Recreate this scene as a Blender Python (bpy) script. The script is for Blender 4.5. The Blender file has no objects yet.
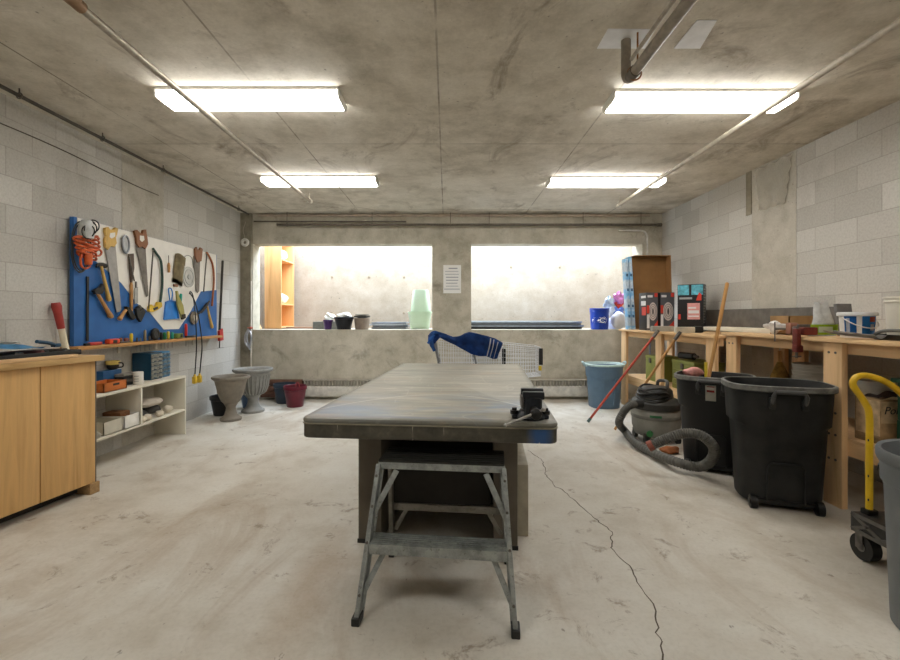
import bpy, bmesh, math, random
from mathutils import Vector, Matrix, Euler
random.seed(7)
SC = bpy.context.scene
COL = SC.collection
PI = math.pi
V = Vector
CAMZ, F, VX, VY = 1.22, 450.0, 447.0, 317.0

# ---- where a line of sight meets a real plane of the room (used to measure positions) ----
def at(px, py, Y): return V(((px-VX)*Y/F, Y, CAMZ-(py-VY)*Y/F))
def onx(px, py, X):
    Y = F*X/(px-VX)
    return V((X, Y, CAMZ-(py-VY)*Y/F))
def onz(px, py, z=0.0):
    Y = F*(CAMZ-z)/(py-VY)
    return V(((px-VX)*Y/F, Y, z))

# ------------------------------------------------------------------ mesh builder
class MB:
    def __init__(self): self.bm = bmesh.new()
    def _add(self, t, M=None):
        if M is not None: t.transform(M)
        me = bpy.data.meshes.new('tmp'); t.to_mesh(me); t.free()
        self.bm.from_mesh(me); bpy.data.meshes.remove(me); return self
    def box(self, c, s, bevel=0.0, rot=None, seg=2):
        t = bmesh.new(); bmesh.ops.create_cube(t, size=1.0)
        bmesh.ops.scale(t, vec=V(s), verts=t.verts)
        if bevel > 0:
            b = min(bevel, 0.45*min(s))
            bmesh.ops.bevel(t, geom=t.edges[:], offset=b, segments=seg, profile=0.6, affect='EDGES')
        M = Matrix.Translation(V(c))
        if rot is not None: M = M @ (rot if isinstance(rot, Matrix) else Euler(rot).to_matrix().to_4x4())
        return self._add(t, M)
    def span(self, a, b, bevel=0.0):
        a, b = V(a), V(b)
        return self.box((a+b)/2, [abs(b[i]-a[i]) for i in range(3)], bevel)
    def bar(self, p0, p1, w, h, bevel=0.0, up=(0,0,1)):
        p0, p1 = V(p0), V(p1); d = p1-p0; L = d.length; z = d.normalized()
        u = V(up)
        if abs(z.dot(u)) > 0.98: u = V((0,1,0))
        x = u.cross(z).normalized(); y = z.cross(x)
        R = Matrix((x, y, z)).transposed().to_4x4()
        return self.box((p0+p1)/2, (w, h, L), bevel, R)
    def cyl(self, p0, p1, r0, r1=None, n=16, caps=True):
        r1 = r0 if r1 is None else r1
        p0, p1 = V(p0), V(p1); d = p1-p0
        t = bmesh.new()
        bmesh.ops.create_cone(t, cap_ends=caps, segments=n, radius1=r0, radius2=r1, depth=d.length)
        q = d.to_track_quat('Z', 'Y')
        return self._add(t, Matrix.Translation((p0+p1)/2) @ q.to_matrix().to_4x4())
    def sph(self, c, r, sc=(1,1,1), n=16, rot=None):
        t = bmesh.new(); bmesh.ops.create_uvsphere(t, u_segments=n, v_segments=max(6, n//2), radius=r)
        M = Matrix.Translation(V(c))
        if rot is not None: M = M @ Euler(rot).to_matrix().to_4x4()
        return self._add(t, M @ Matrix.Diagonal((*sc, 1)))
    def tube(self, pts, r, n=8, closed=False, smooth=0, sq=None):
        pts = [V(p) for p in pts]
        if smooth: pts = catmull(pts, smooth, closed)
        m = len(pts); rr = r if isinstance(r, (list, tuple)) else None
        if rr is not None and len(rr) != m:
            rr = [rr[0]+(rr[-1]-rr[0])*i/(m-1) if len(rr) == 2 else rr[min(len(rr)-1, int(i*(len(rr)-1)/(m-1)+.5))] for i in range(m)]
        t = bmesh.new(); rings = []; prev = None
        for i, p in enumerate(pts):
            a = pts[(i-1) % m] if (closed or i > 0) else p
            b = pts[(i+1) % m] if (closed or i < m-1) else p
            d = (b-a).normalized() if (b-a).length > 1e-9 else V((0,0,1))
            if prev is None:
                u = V((0,0,1)) if abs(d.z) < .9 else V((1,0,0))
                x = u.cross(d).normalized()
            else:
                x = (prev - d*prev.dot(d))
                x = x.normalized() if x.length > 1e-6 else d.orthogonal().normalized()
            prev = x; y = d.cross(x); ri = rr[i] if rr else r
            rings.append([t.verts.new(p+(x*math.cos(2*PI*k/n)+y*math.sin(2*PI*k/n))*ri) for k in range(n)])
        R = range(m) if closed else range(m-1)
        for i in R:
            A, B = rings[i], rings[(i+1) % m]
            for k in range(n): t.faces.new((A[k], A[(k+1) % n], B[(k+1) % n], B[k]))
        if not closed:
            t.faces.new(rings[0][::-1]); t.faces.new(rings[-1])
        return self._add(t)
    def loft(self, secs, n=40, e=2.0, capb=True, capt=False, c=(0,0,0), M=None):
        """sections (z, rx, ry[, exponent]) -> a skin; goes in order, so inner walls can follow outer"""
        t = bmesh.new(); rings = []
        for s in secs:
            z, rx, ry = s[:3]; ex = s[3] if len(s) > 3 else e
            ring = []
            for k in range(n):
                a = 2*PI*k/n; ca, sa = math.cos(a), math.sin(a)
                x = math.copysign(abs(ca)**(2/ex), ca)*rx; y = math.copysign(abs(sa)**(2/ex), sa)*ry
                ring.append(t.verts.new((x+c[0], y+c[1], z+c[2])))
            rings.append(ring)
        for A, B in zip(rings, rings[1:]):
            for k in range(n): t.faces.new((A[k], A[(k+1) % n], B[(k+1) % n], B[k]))
        if capb: t.faces.new(rings[0][::-1])
        if capt: t.faces.new(rings[-1])
        return self._add(t, M)
    def lathe(self, prof, n=32, c=(0,0,0), capb=True, capt=False, M=None):
        return self.loft([(z, r, r) for r, z in prof], n, 2.0, capb, capt, c, M)
    def prism(self, pts3, d):
        """closed outline of 3-D points, pushed along vector d"""
        t = bmesh.new(); d = V(d)
        A = [t.verts.new(V(p)) for p in pts3]; B = [t.verts.new(V(p)+d) for p in pts3]
        n = len(A); t.faces.new(A[::-1]); t.faces.new(B)
        for k in range(n): t.faces.new((A[k], A[(k+1) % n], B[(k+1) % n], B[k]))
        bmesh.ops.recalc_face_normals(t, faces=t.faces[:])
        return self._add(t)
    def grid(self, fn, nu, nv, th=0.0):
        t = bmesh.new()
        P = [[t.verts.new(V(fn(i/nu, j/nv))) for j in range(nv+1)] for i in range(nu+1)]
        for i in range(nu):
            for j in range(nv): t.faces.new((P[i][j], P[i+1][j], P[i+1][j+1], P[i][j+1]))
        if th: bmesh.ops.solidify(t, geom=t.faces[:], thickness=th)
        return self._add(t)
    def torus(self, c, R, r, axis='Z', n=32, m=8, sc=(1,1)):
        pts = []
        for k in range(n):
            a = 2*PI*k/n; x, y = R*math.cos(a)*sc[0], R*math.sin(a)*sc[1]
            pts.append(V(c)+{'Z': V((x,y,0)), 'Y': V((x,0,y)), 'X': V((0,x,y))}[axis])
        return self.tube(pts, r, m, True)

def catmull(p, k, closed=False):
    out = []; n = len(p)
    R = range(n) if closed else range(n-1)
    for i in R:
        p1, p2 = p[i], p[(i+1) % n]
        p0 = p[(i-1) % n] if (closed or i > 0) else p1*2-p2
        p3 = p[(i+2) % n] if (closed or i < n-2) else p2*2-p1
        for j in range(k):
            t = j/k
            out.append(0.5*((2*p1)+(p2-p0)*t+(2*p0-5*p1+4*p2-p3)*t*t+(3*p1-p0-3*p2+p3)*t**3))
    if not closed: out.append(p[-1])
    return out

MW = {}
def finish(me, ang=38):
    for p in me.polygons: p.use_smooth = True
    me.set_sharp_from_angle(angle=math.radians(ang))
def obj(name, mb, mat, parent=None, world=False, ang=38):
    bm = mb.bm
    loc = V((0,0,0))
    if parent is not None:
        if world: bm.transform(MW[parent.name].inverted())
    else:
        xs = [v.co for v in bm.verts]
        lo = V([min(c[i] for c in xs) for i in range(3)]); hi = V([max(c[i] for c in xs) for i in range(3)])
        loc = V(((lo.x+hi.x)/2, (lo.y+hi.y)/2, lo.z))
        bm.transform(Matrix.Translation(-loc))
    bmesh.ops.recalc_face_normals(bm, faces=bm.faces[:])
    me = bpy.data.meshes.new(name); bm.to_mesh(me); bm.free()
    me.materials.append(mat); finish(me, ang)
    o = bpy.data.objects.new(name, me); COL.objects.link(o)
    o.location = loc
    if parent is not None:
        o.parent = parent; MW[o.name] = MW[parent.name].copy()
    else: MW[o.name] = Matrix.Translation(loc)
    return o
def tag(o, label, cat, group=None, kind='thing'):
    o['label'] = label; o['category'] = cat; o['kind'] = kind
    if group: o['group'] = group
    return o
def thing(name, label, cat, loc=(0,0,0), rz=0.0, group=None):
    o = bpy.data.objects.new(name, None); COL.objects.link(o)
    o.empty_display_size = 0.1
    o.location = loc; o.rotation_euler = (0,0,rz)
    MW[o.name] = Matrix.Translation(V(loc)) @ Matrix.Rotation(rz, 4, 'Z')
    return tag(o, label, cat, group)
def struct(name, mb, mat):
    o = obj(name, mb, mat); o['kind'] = 'structure'; return o
def dup(root, loc, rz, label, group=None):
    r = root.copy(); COL.objects.link(r); r.location = loc; r.rotation_euler = (0,0,rz)
    r['label'] = label
    if group: r['group'] = group
    for ch in root.children:
        c = ch.copy(); COL.objects.link(c); c.parent = r
        for g in ch.children:
            d = g.copy(); COL.objects.link(d); d.parent = c
    return r
def text_mesh(s, size, depth=0.001, shear=0.0):
    cu = bpy.data.curves.new('txt', 'FONT'); cu.body = s; cu.size = size; cu.extrude = depth; cu.shear = shear
    cu.align_x = 'CENTER'; cu.align_y = 'CENTER'
    o = bpy.data.objects.new('txt', cu); COL.objects.link(o)
    bpy.context.view_layer.update()
    dg = bpy.context.evaluated_depsgraph_get()
    me = bpy.data.meshes.new_from_object(o.evaluated_get(dg))
    bpy.data.objects.remove(o); m = MB(); m.bm.from_mesh(me); bpy.data.meshes.remove(me)
    return m

# ------------------------------------------------------------------ materials
def lin(c):
    if isinstance(c, str): c = [int(c[i:i+2], 16) for i in (0,2,4)]
    f = lambda x: (x/255/12.92) if x/255 <= .04045 else ((x/255+.055)/1.055)**2.4
    return (f(c[0]), f(c[1]), f(c[2]), 1)
class NT:
    def __init__(self, name):
        self.m = bpy.data.materials.new(name); self.m.use_nodes = True
        self.t = self.m.node_tree; self.b = self.t.nodes['Principled BSDF']
        self.tc = None
    def n(self, ty, **kw):
        x = self.t.nodes.new(ty)
        for k, v in kw.items():
            if k in x.inputs: x.inputs[k].default_value = v
            else: setattr(x, k, v)
        return x
    def l(self, a, b): self.t.links.new(a, b)
    def co(self):
        if not self.tc: self.tc = self.n('ShaderNodeTexCoord').outputs['Object']
        return self.tc
    def wco(self):
        return self.n('ShaderNodeNewGeometry').outputs['Position']
    def mapv(self, src, scale=(1,1,1), loc=(0,0,0), rot=(0,0,0)):
        m = self.n('ShaderNodeMapping'); m.inputs['Scale'].default_value = scale
        m.inputs['Location'].default_value = loc; m.inputs['Rotation'].default_value = rot
        self.l(src, m.inputs[0]); return m.outputs[0]
    def noise(self, src, scale=5, detail=4, rough=.55, dist=0):
        x = self.n('ShaderNodeTexNoise'); x.inputs['Scale'].default_value = scale
        x.inputs['Detail'].default_value = detail; x.inputs['Roughness'].default_value = rough
        x.inputs['Distortion'].default_value = dist
        self.l(src, x.inputs['Vector']); return x.outputs[0]
    def ramp(self, src, stops):
        r = self.n('ShaderNodeValToRGB'); e = r.color_ramp.elements
        while len(e) < len(stops): e.new(.5)
        for k, (p, c) in enumerate(stops):
            e[k].position = p; e[k].color = c if len(c) == 4 else (*c, 1)
        self.l(src, r.inputs[0]); return r.outputs[0]
    def fl(self, src, a, b): return self.ramp(src, [(a, (0,0,0)), (b, (1,1,1))])
    def mix(self, fac, a, b, mode='MIX'):
        x = self.n('ShaderNodeMix', data_type='RGBA', blend_type=mode)
        for s, v in ((0, fac), (6, a), (7, b)):
            if hasattr(v, 'is_linked') or hasattr(v, 'node'): self.l(v, x.inputs[s])
            else: x.inputs[s].default_value = v
        return x.outputs[2]
    def math(self, op, a, b=None, c=None):
        x = self.n('ShaderNodeMath', operation=op)
        for i, v in enumerate((a, b, c)):
            if v is None: continue
            if hasattr(v, 'node'): self.l(v, x.inputs[i])
            else: x.inputs[i].default_value = v
        return x.outputs[0]
    def xyz(self, src):
        s = self.n('ShaderNodeSeparateXYZ'); self.l(src, s.inputs[0]); return s.outputs
    def bump(self, h, strength=.3, dist=.01):
        b = self.n('ShaderNodeBump'); b.inputs['Strength'].default_value = strength; b.inputs['Distance'].default_value = dist
        self.l(h, b.inputs['Height']); self.l(b.outputs[0], self.b.inputs['Normal'])
    def out(self, color=None, rough=.6, metal=0.0, spec=.5):
        if color is not None:
            if hasattr(color, 'node'): self.l(color, self.b.inputs['Base Color'])
            else: self.b.inputs['Base Color'].default_value = color
        if hasattr(rough, 'node'): self.l(rough, self.b.inputs['Roughness'])
        else: self.b.inputs['Roughness'].default_value = rough
        self.b.inputs['Metallic'].default_value = metal
        self.b.inputs['Specular IOR Level'].default_value = spec
        return self.m
_cache = {}
def pm(c, rough=.55, metal=0.0, var=.12, scale=14, bump=.05, spec=.4, trans=0.0, alpha=None):
    """plain material with mottled wear"""
    key = (str(c), rough, metal, var, scale, bump, spec, trans, alpha)
    if key in _cache: return _cache[key]
    t = NT('mat_'+(c if isinstance(c, str) else '%02x%02x%02x' % tuple(c))); col = lin(c)
    n = t.noise(t.co(), scale, 4)
    dark = tuple(x*(1-var*1.6) for x in col[:3])+(1,); lite = tuple(min(1, x*(1+var)) for x in col[:3])+(1,)
    cc = t.ramp(n, [(.3, dark), (.7, lite)])
    if bump: t.bump(n, bump, .004)
    m = t.out(cc, rough, metal, spec)
    if trans: t.b.inputs['Transmission Weight'].default_value = trans
    if alpha is not None: t.b.inputs['Alpha'].default_value = alpha
    _cache[key] = m; return m

def mat_concrete(name, lo, mid, hi, seams=None, stain=.5, streak=None, sc=1.0, rough=.85, seamcol='5a5246', stcol='6a5a48'):
    t = NT(name); p = t.wco()
    big = t.noise(p, .7*sc, 6, .62, .6)
    med = t.noise(p, 4*sc, 6, .65)
    fin = t.noise(p, 45*sc, 4, .6)
    a = t.math('ADD', t.math('MULTIPLY', big, .55), t.math('MULTIPLY', med, .45))
    col = t.ramp(a, [(.36, lin(lo)), (.5, lin(mid)), (.64, lin(hi))])
    col = t.mix(t.math('MULTIPLY', t.fl(fin, .35, .75), .18), col, lin('8f877a'), 'MULTIPLY')
    if streak:
        s = t.noise(t.mapv(p, streak), 1.0, 5, .6, .4)
        col = t.mix(t.math('MULTIPLY', t.fl(s, .5, .75), .35), col, lin(lo), 'MIX')
    if stain:
        s = t.noise(t.mapv(p, (1.3,.8,1.1), (3,7,2)), 1.1*sc, 8, .7, 1.2)
        col = t.mix(t.math('MULTIPLY', t.fl(s, .56, .72), stain), col, lin(stcol), 'MIX')
    pits = t.noise(t.mapv(p, (1,1,1), (9,2,5)), 26*sc, 2, .5)
    col = t.mix(t.math('MULTIPLY', t.fl(pits, .7, .78), .55), col, lin('4f4a42'), 'MIX')
    if seams:
        x = t.xyz(p)
        for ax, off, step, w, amt in seams:
            d = t.math('PINGPONG', t.math('SUBTRACT', x[ax], off), step/2)
            f = t.math('LESS_THAN', d, w)
            br = t.fl(t.noise(p, 3, 3), .3, .6)
            col = t.mix(t.math('MULTIPLY', t.math('MULTIPLY', f, br), amt), col, lin(seamcol), 'MIX')
    t.bump(t.math('ADD', t.math('MULTIPLY', fin, .5), med), .25, .006)
    return t.out(col, rough, 0, .3)

def mat_block(name, axis_u):
    t = NT(name); p = t.wco(); x = t.xyz(p)
    cb = t.n('ShaderNodeCombineXYZ'); t.l(x[axis_u], cb.inputs[0]); t.l(x[2], cb.inputs[1])
    v = t.mapv(cb.outputs[0], (1,1,1), (.09,0,0))
    br = t.n('ShaderNodeTexBrick'); t.l(v, br.inputs['Vector'])
    br.inputs['Scale'].default_value = 1; br.inputs['Brick Width'].default_value = .4; br.inputs['Row Height'].default_value = .2
    br.inputs['Mortar Size'].default_value = .0045; br.inputs['Mortar Smooth'].default_value = .6; br.inputs['Bias'].default_value = 0
    br.inputs['Color1'].default_value = lin('b4b0a8'); br.inputs['Color2'].default_value = lin('c9c6bf'); br.inputs['Mortar'].default_value = lin('aaa59c')
    big = t.noise(p, .8, 5, .6); fin = t.noise(p, 60, 3, .6)
    col = t.mix(t.math('MULTIPLY', t.fl(big, .35, .7), .25), br.outputs['Color'], lin('d6d3cc'), 'MIX')
    col = t.mix(t.math('MULTIPLY', t.fl(fin, .4, .75), .22), col, lin('857e72'), 'MULTIPLY')
    sm = t.noise(t.mapv(p, (1,1,.5), (4,1,0)), 2.2, 5, .7)
    col = t.mix(t.math('MULTIPLY', t.fl(sm, .58, .75), .3), col, lin('8d8678'), 'MIX')
    h = t.math('ADD', t.math('MULTIPLY', t.math('SUBTRACT', 1.0, br.outputs['Fac']), 1.0), t.math('MULTIPLY', fin, .25))
    t.bump(h, .35, .004)
    return t.out(col, .9, 0, .25)

def mat_wood(name, base, dark, axis='Z', scale=1.0, rough=.55, knots=True, contrast=1.0):
    t = NT(name); p = t.co()
    s = {'X': (.6,9,9), 'Y': (9,.6,9), 'Z': (9,9,.6)}[axis]
    g = t.noise(t.mapv(p, tuple(k*scale for k in s)), 2.2, 6, .6, 1.4)
    f = t.noise(t.mapv(p, tuple(k*scale*7 for k in s)), 2.0, 3, .6)
    b, d = lin(base), lin(dark)
    hi = tuple(min(1, k*1.12) for k in b[:3])+(1,)
    col = t.ramp(g, [(.3, d), (.45, b), (.6, hi), (.72, b)])
    col = t.mix(t.math('MULTIPLY', t.fl(f, .4, .8), .22*contrast), col, d, 'MIX')
    t.bump(f, .08, .002)
    return t.out(col, rough, 0, .35)

def emit(name, c, s):
    t = NT(name); t.b.inputs['Emission Color'].default_value = c; t.b.inputs['Emission Strength'].default_value = s
    return t.out(lin('f4f4f0'), .5)
# ================================================================== THE SETTING
H = 2.755; XL, XR, YB = -3.05, 3.20, 6.70; YF = -2.4
M_floor = None
def make_floor_mat():
    t = NT('concrete_floor'); p = t.wco()
    big = t.noise(p, .55, 6, .6, .5); med = t.noise(p, 3.2, 6, .65); fin = t.noise(p, 55, 3, .6)
    a = t.math('ADD', t.math('MULTIPLY', big, .6), t.math('MULTIPLY', med, .4))
    col = t.ramp(a, [(.34, lin('b0a695')), (.48, lin('cac4b8')), (.62, lin('d6d3ca'))])
    s = t.noise(t.mapv(p, (1,.45,1), (2,5,0), (0,0,.45)), 1.5, 8, .68, 1.0)
    col = t.mix(t.math('MULTIPLY', t.fl(s, .51, .68), .6), col, lin('a18d74'), 'MIX')
    s2 = t.noise(t.mapv(p, (1,1,1), (8,1,3)), 5.5, 6, .75, .5)
    col = t.mix(t.math('MULTIPLY', t.fl(s2, .59, .68), .7), col, lin('857563'), 'MIX')
    sp = t.noise(t.mapv(p, (1,.7,1), (1,2,3)), 19, 3, .6)
    col = t.mix(t.math('MULTIPLY', t.fl(sp, .69, .74), .65), col, lin('6d6256'), 'MIX')
    # one rust stain beside the table
    x = t.xyz(p)
    dx = t.math('SUBTRACT', x[0], -.62); dy = t.math('MULTIPLY', t.math('SUBTRACT', x[1], 2.1), .28)
    d = t.math('SQRT', t.math('ADD', t.math('MULTIPLY', dx, dx), t.math('MULTIPLY', dy, dy)))
    d = t.math('ADD', d, t.math('MULTIPLY', med, .18))
    col = t.mix(t.math('MULTIPLY', t.math('SUBTRACT', 1.0, t.fl(d, .12, .26)), .5), col, lin('9a7e5c'), 'MIX')
    col = t.mix(t.math('MULTIPLY', t.fl(fin, .45, .75), .12), col, lin('8c8478'), 'MULTIPLY')
    t.bump(fin, .12, .003)
    return t.out(col, t.math('ADD', .42, t.math('MULTIPLY', med, .35)), 0, .35)
M_floor = make_floor_mat()
M_ceil = mat_concrete('concrete_ceiling', 'b0a898', 'd2cbbd', 'e4ded2', [(0, -.058, 1.22, .006, .75), (1, 3.99, 2.44, .007, .6)], .85, None, 1.15, .85, '6d6254', '7a6b59')
M_back = mat_concrete('concrete_back_wall', 'a39c8b', 'c2bcab', 'd6d0c2', None, .75, (3.5,3.5,.5), 1.3, .85, '5a5246', '777060')
M_col = mat_concrete('concrete_column', 'a59e90', 'b9b3a6', 'c8c3b7', None, .25, None, 1.5)
M_pier = mat_concrete('concrete_pier', '77705f', '8f8776', 'a19a8a', None, .4, (4,4,.5), 2.0)
M_well = mat_concrete('concrete_lightwell', '958877', 'a59989', 'b1a698', None, .25, (2.5,2.5,.4), 1.0, .85, '5a5246', 'b09f88')
M_rough = mat_concrete('concrete_rough', 'd3cdbf', 'dfdacd', 'e8e4d9', None, .1, None, 1.6, .95)
M_blockL = mat_block('block_side_one', 1)
M_blockR = M_blockL
M_dark = pm('2b2926', .8)

struct('floor', MB().span((XL-.2, YF-.2, -.12), (XR+.2, YB+.25, 0)), M_floor)
struct('ceiling', MB().span((XL-.2, YF-.2, H), (XR+.2, YB+.25, H+.2)), M_ceil)
struct('wall_left', MB().span((XL-.2, YF-.2, 0), (XL, YB+.25, H)), M_blockL)
struct('wall_right', MB().span((XR, YF-.2, 0), (XR+.2, YB+.25, H)), M_blockR)
struct('wall_front', MB().span((XL, YF-.2, 0), (XR, YF, H)), pm('d8d5cd', .8, 0, .04, 3))
SILL, HEAD = 1.03, 2.31
w = MB()
w.span((XL, YB, 0), (XR, YB+.25, SILL)); w.span((XL, YB, HEAD), (XR, YB+.25, H))
w.span((-.22, YB, SILL), (.36, YB+.25, HEAD)); w.span((XL, YB, SILL), (-2.89, YB+.25, HEAD)); w.span((2.91, YB, SILL), (XR, YB+.25, HEAD))
struct('wall_back', w, M_back)
struct('trim_1', MB().span((XL, YB-.06, 0), (-2.895, YB, H)), M_pier)
struct('trim_2', MB().span((XL-.01, 4.22, 0), (XL+.003, 4.84, H)), M_col)
t3 = MB().span((XR-.003, 4.12, 0), (XR+.01, 4.72, H)); struct('trim_3', t3, M_col)
# broken-off patch of rough concrete at the head of the column on the block wall
def rough_patch(u, v):
    y = 4.66-(.50-.14*(1-v))*u - .06*(1-v); z = 2.30+.43*v
    e = min(u, 1-u, v, 1-v)
    return V((XR-.012-(.016+.014*math.sin(9*u+4*v)*math.sin(7*v+3*u))*min(1, e*8), y+.012*math.sin(23*v), z+.012*math.sin(19*u)))
struct('trim_4', MB().grid(rough_patch, 18, 16, .01), M_rough)
struct('trim_5', MB().span((XR-.012, 4.72, 2.30), (XR, 4.80, H)), M_pier)
# lightwell behind the openings, open to the sky
WT = 2.95
struct('floor_lightwell', MB().span((-3.5, YB+.25, SILL-.2), (3.5, 8.2, SILL-.005)), M_well)
w = MB().span((-3.5, 8.02, SILL-.2), (3.5, 8.2, WT))
struct('wall_lightwell', w, M_well)
struct('wall_lightwell_left', MB().span((-3.5, YB+.25, SILL-.2), (-3.3, 8.2, WT)), M_well)
struct('wall_lightwell_right', MB().span((3.3, YB+.25, SILL-.2), (3.5, 8.2, WT)), M_well)
ties = MB()
for px, py in ((332,277), (369,277), (404,277), (560,267), (511,267), (332,313), (404,313)):
    p = at(px, py, 8.02); ties.cyl((p.x, 8.021, p.z), (p.x, 8.008, p.z), .022, .018, 14)
struct('trim_6', ties, pm('8d7f6b', .9))
# crack in the floor slab
crk = [(528,450),(541,459),(546,470),(545,474),(556,487),(561,489),(575,501),(584,508),(597,520),(599,522),(613,532),(611,539),(612,544),(610,548),(620,557),(630,565),(637,578),(641,588),(650,599),(656,611),(656,620),(658,634),(661,640),(662,655),(664,672)]
cp = [onz(x, y) for x, y in crk]; fine = []
for a, b in zip(cp, cp[1:]):
    k = max(2, int((b-a).length/.03))
    for j in range(k):
        q = a.lerp(b, j/k); fine.append(q+V((random.uniform(-.007,.007), random.uniform(-.008,.008), 0)))
m = MB(); 
for i, (a, b) in enumerate(zip(fine, fine[1:])):
    d = (b-a).normalized(); s = V((-d.y, d.x, 0))*(.0016+.0016*abs(math.sin(i*.37)))
    z0 = V((0,0,-.001))
    m.prism([a-s+z0, b-s+z0, b+s+z0, a+s+z0], (0,0,.0016))
struct('floor_crack', m, pm('5a5044', .95, bump=0))

# ------------------------------------------------------------------ ceiling lights
M_white = pm('e9e7e1', .45, 0, .03, 8, 0)
M_diff = emit('lit_diffuser', (1.0, .985, .955, 1), 13.0)
def make_light(label, x0, x1, y0):
    t = thing('ceiling_light', label, 'ceiling light', ((x0+x1)/2, y0+.115, H), 0, 'fluorescent ceiling fixtures')
    L = x1-x0
    obj('housing', MB().box((0,0,-.010), (L, .236, .020), .004), M_white, t)
    prof = [(-.113,-.021),(-.112,-.05),(-.098,-.064),(.098,-.064),(.112,-.05),(.113,-.021)]
    obj('diffuser', MB().prism([V((-L/2+.012, y, z)) for y, z in prof], (L-.024,0,0)), M_diff, t)
    for s in (-1, 1):
        obj('end_cap', MB().prism([V((s*L/2-.006, y*1.03, z*1.02)) for y, z in prof], (.012,0,0)), M_white, t)
    return t
make_light('long ceiling light over the plywood cabinet side, crossed by a thin pipe', -1.95, -.725, 3.0)
make_light('long ceiling light beside the two metal ceiling patches', 1.13, 2.37, 3.03)
make_light('ceiling light close to the back wall, on the pegboard side', -2.02, -.775, 4.87)
make_light('ceiling light close to the back wall, on the workbench side', 1.13, 2.39, 4.9)
for y, nm in ((.35, 'in the row above'),):  # out-of-view pair, added as fill light for the front of the room
    for x, sd in ((-1.98, 'pegboard'), (1.13, 'workbench')): make_light('unseen ceiling light added for fill, %s the camera, %s side' % (nm, sd), x, x+1.23, y)

# ------------------------------------------------------------------ pipes
M_galv = pm('a39a8c', .45, .55, .15, 30); M_gd = pm('6d655a', .5, .5, .2, 30); M_ivory = pm('b9b0a0', .5, .1, .1, 25)
M_copper = pm('9a6a45', .4, .8, .2, 30); M_conduit = pm('c3bcae', .5, .2, .08, 20)
t = thing('hanging_pipe', 'grey pipe with an elbow, hung below the ceiling over the pegboard side', 'pipe', (-1.68, 3.2, 2.64))
obj('pipe', MB().cyl((-1.68,2.0,2.64), (-1.68,5.52,2.64), .020).cyl((-1.68,.6,2.655), (-1.68,2.0,2.655), .026), M_galv, t, True)
obj('coupling', MB().cyl((-1.68,1.95,2.65), (-1.68,2.03,2.65), .034).cyl((-1.68,2.03,2.643), (-1.68,2.07,2.643), .028), pm('9a7a5c', .5, .4), t, True)
obj('hanger', MB().cyl((-1.68,5.50,2.66), (-1.68,5.50,H), .005).torus((-1.68,5.50,2.642), .027, .005, 'Y', 20), M_conduit, t, True)
obj('end_cap', MB().cyl((-1.68,5.52,2.64), (-1.68,5.55,2.64), .026), M_conduit, t, True)
t = thing('hanging_pipe', 'cream pipe hung below the ceiling over the workbench side', 'pipe', (2.18, 3.2, 2.64))
obj('pipe', MB().cyl((2.18,.6,2.64), (2.18,5.72,2.64), .021), M_ivory, t, True)
obj('hanger', MB().cyl((2.18,5.68,2.66), (2.18,5.68,H), .005).torus((2.18,5.68,2.642), .028, .005, 'Y', 20), M_conduit, t, True)
obj('end_cap', MB().cyl((2.18,5.72,2.64), (2.18,5.75,2.64), .026), M_conduit, t, True)
t = thing('hanging_drain_pipe', 'thick brown-grey drain pipe that turns up through a metal ceiling patch', 'pipe', (1.0, 2.0, 2.5))
dp = [(.99,.5,2.515),(.99,2.43,2.515)]+[(.99, 2.43+.06*math.sin(a), 2.575-.06*math.cos(a)) for a in (.4,.8,1.2,1.57)]+[(.99,2.49,H)]
obj('pipe', MB().tube(dp, .026, 18), pm('8f8577', .5, .3, .15, 25), t, True)
obj('coupling', MB().cyl((.99,2.36,2.515), (.99,2.43,2.515), .031, n=20), M_gd, t, True)
obj('hanger', MB().cyl((1.025,2.42,2.56), (1.025,2.42,H), .005).torus((1.0,2.40,2.52), .036, .005, 'Y', 24), M_copper, t, True)
tag(obj('hanging_conduit', MB().cyl((.955,.5,2.555), (.955,2.33,2.555), .010), M_galv), 'thin grey tube standing in for the highlight along the thick drain pipe', 'conduit')  # highlight of the drain pipe built as a tube, no separate conduit
M_tin = pm('e9ebee', .4, .1, .08, 9)
def patch(name_pts, label):
    pts = [onz(x, y, H-.001) for x, y in name_pts]
    o = obj('ceiling_patch', MB().prism(pts, (0,0,-.004)), M_tin); tag(o, label, 'metal patch')
patch([(597,48),(608,28.5),(655,29),(645,48)], 'silver sheet metal patch where the drain pipe enters the ceiling')
patch([(674,48),(697,20),(717,20),(700,48)], 'silver sheet metal patch on bare ceiling, no pipe through it')
t = thing('hanging_pipe', 'dark thin pipe along the top of the pegboard wall', 'pipe', (-2.85, 4, 2.70))
obj('pipe', MB().cyl((-2.87,.6,2.705), (-2.87,6.5,2.705), .013), pm('4d473f', .5, .5), t, True)
for y in (3.02, 3.75, 4.55, 6.2):
    obj('hanger', MB().cyl((-2.87,y,2.72), (-2.87,y,H), .004).torus((-2.87,y,2.705), .019, .004, 'Y', 16), M_gd, t, True)
wp = [V((XL+.006, 2.0+.25*i, 2.555-.012*math.sin(i*.8)-.004*i)) for i in range(12)]
tag(obj('wall_cable', MB().tube(wp, .004, 6, smooth=3), pm('5a5347', .7)), 'thin dark cable running along the block wall above the pegboard', 'cable')
t = thing('hanging_pipe', 'dark grey pipe across the head of the back wall', 'pipe', (0, 6.6, 2.575))
obj('pipe', MB().cyl((-2.5,6.61,2.575), (3.12,6.61,2.575), .019), M_gd, t, True)
obj('end_cap', MB().cyl((3.09,6.61,2.575), (3.15,6.61,2.575), .027), M_gd, t, True)
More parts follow.
